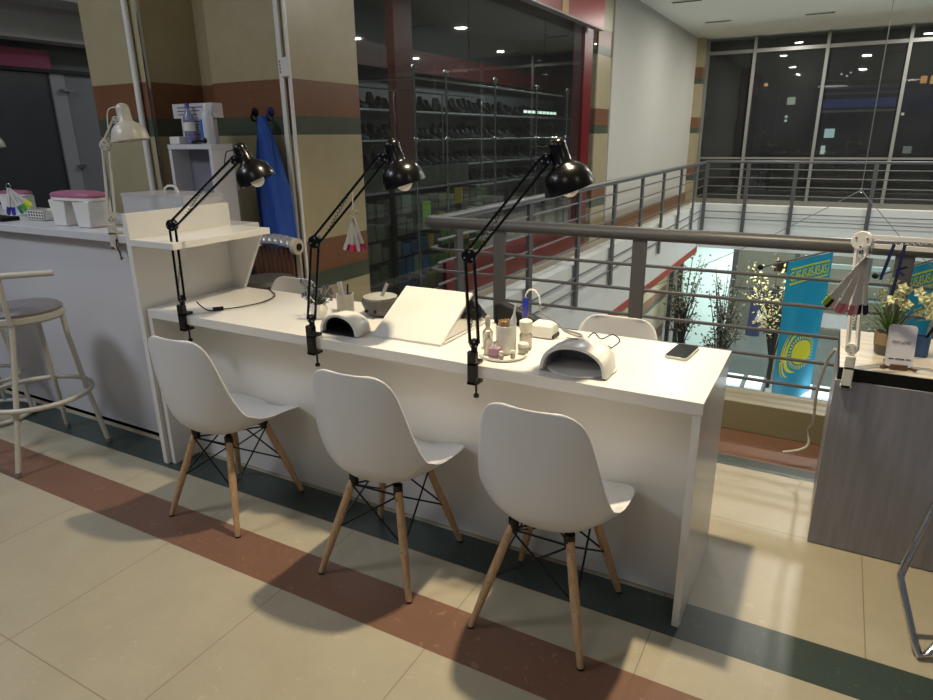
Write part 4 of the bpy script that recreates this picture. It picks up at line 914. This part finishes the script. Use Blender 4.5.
t = thing('white_cable', 'white cable hanging beside the grey desk, its end sticking out', 'cable', (.05, 3.1, .0)); MB().tube(smooth_path([(.03,-.35,.73),(.01,-.3,.66),(-.005,-.2,.5),(.0,-.1,.36),(.0,.0,.27),(-.01,.1,.2),(.0,.1,.13),(-.03,.08,.10),(-.1,.07,.075)]), .006, 8).build('cord', CREAMMET, t)
t = thing('chrome_chair', 'chair with a bent chrome leg at the bottom right corner', 'chair', (.66, 2.2, 0))
MB().tube([(-.17,.05,.50),(-.235,.02,.48),(-.265,.005,.43),(-.31,-.04,.245),(-.318,-.05,.20),(-.31,-.065,.17),(-.262,-.135,.04),(-.245,-.16,.013),(-.225,-.15,.02),(-.19,-.11,.06),(-.02,.05,.20),(.02,.06,.45)], .0115, 12).build('frame', CHROME, t)
MB().tube([(.05,-.3,.50),(.05,-.33,.2),(.06,-.34,.012),(.3,.1,.012),(.3,.12,.5)], .0115, 12).build('frame', CHROME, t)
MB().box(-.17,.30,-.32,.14,.48,.52).build('seat', BLKPL, t, bevel=.01); MB().box(-.15,.28,-.35,-.32,.56,.85).build('backrest', BLKPL, t, bevel=.01); MB().tube([(-.1,-.30,.49),(-.1,-.335,.8)], .01, 8).tube([(.22,-.30,.49),(.22,-.335,.8)], .01, 8).build('back_frame', CHROME, t)

# ================================================================== LIGHTS
def area(name, loc, size, power, col, rot=(0,0,0), shape='DISK', spread=PI, sy=None):
    l = bpy.data.lights.new(name, 'AREA'); l.shape = shape; l.size = size; l.energy = power; l.color = col; l.spread = spread
    if sy: l.size_y = sy
    o = bpy.data.objects.new(name, l); COL.objects.link(o); o.location = loc; o.rotation_euler = rot; return o
WARM = (1, .83, .56); NEUT = (1, .96, .88); COOL = (.84, .90, 1.0)
area('desk_downlight', (-.78, 2.20, 3.40), .12, 45, WARM, spread=1.9)
area('corridor_downlight', (-3.9, -.3, 3.44), .9, 62, COOL)
area('corridor_downlight', (-4.6, 1.2, 3.44), .5, 10, COOL)
area('corridor_downlight', (-.8, -1.6, 3.44), 1.2, 17, (.98,.96,.92))
area('corridor_downlight', (2.0, .4, 3.44), .5, 8, NEUT)
for y in (6.0, 9.0, 12.5): area('gallery_downlight', (-1.7, y, 3.44), .16, 24, NEUT)
for x in (-1.2, 1.2, 3.6): area('gallery_downlight', (x, 15.2, 3.44), .16, 45, NEUT)
for x, y in ((.2, 7.0), (2.6, 7.0), (.2, 11.5), (2.6, 11.5)): area('atrium_downlight', (x, y, 3.42), .2, 62, NEUT)
area('shop_light', (-4.4, 6.0, 3.25), 2.5, 42, (.9,.95,1), shape='RECTANGLE', sy=.3, rot=(0,0,PI/2))
area('shop_light', (-4.4, 10.5, 3.25), 3.5, 55, (.9,.95,1), shape='RECTANGLE', sy=.3, rot=(0,0,PI/2))
area('lower_level_light', (-.4, 16.0, -.9), 5, 210, (.95,1,.97), shape='RECTANGLE', sy=1.2)
area('lower_level_light', (0, 20.3, -.8), 8, 260, NEUT, shape='RECTANGLE', sy=1.5)
area('lower_gallery_light', (-2.95, 10, -.9), .5, 18, WARM, shape='RECTANGLE', sy=8)
area('lower_level_light', (2.4, 2.6, -.7), 4, 90, NEUT, shape='RECTANGLE', sy=1.2)
area('added_uplight', (.17, 14.2, -3.60), 1.3, 42, (.88,.96,1), rot=(PI,0,0), shape='RECTANGLE', sy=1.7)  # upward lamp added over the right display case to brighten the far ceiling
area('added_uplight', (-1.2, 14.2, -3.60), .7, 24, (.88,.96,1), rot=(PI,0,0), shape='RECTANGLE', sy=1.7)  # second added uplight, over the left display case
wd = bpy.data.worlds.new('w'); sc.world = wd; wd.use_nodes = True
wd.node_tree.nodes['Background'].inputs[0].default_value = (.80, .86, 1.0, 1); wd.node_tree.nodes['Background'].inputs[1].default_value = .13

# ================================================================== CAMERA
cam = bpy.data.cameras.new('camera'); co = bpy.data.objects.new('camera', cam); COL.objects.link(co); sc.camera = co
cam.sensor_width = 36; cam.lens = 652.83 / 933 * 36; cam.clip_start = .02; cam.clip_end = 300
pitch, roll, yaw = 0.314739853, -0.0124883335, 0.507818058
F = Vector((-math.sin(yaw)*math.cos(pitch), math.cos(yaw)*math.cos(pitch), -math.sin(pitch))); Rr = Vector((math.cos(yaw), math.sin(yaw), 0)); U = Rr.cross(F)
R2 = Rr*math.cos(roll) + U*math.sin(roll); U2 = -Rr*math.sin(roll) + U*math.cos(roll)
M = Matrix((R2, U2, -F)).transposed().to_4x4(); M.translation = Vector((0, 0, 1.515)); co.matrix_world = M

vs = sc.view_settings; sc.display_settings.display_device = 'sRGB'
vs.view_transform = 'Standard'; vs.look = 'None'; vs.exposure = 0.0; vs.gamma = 1; vs.use_curve_mapping = False
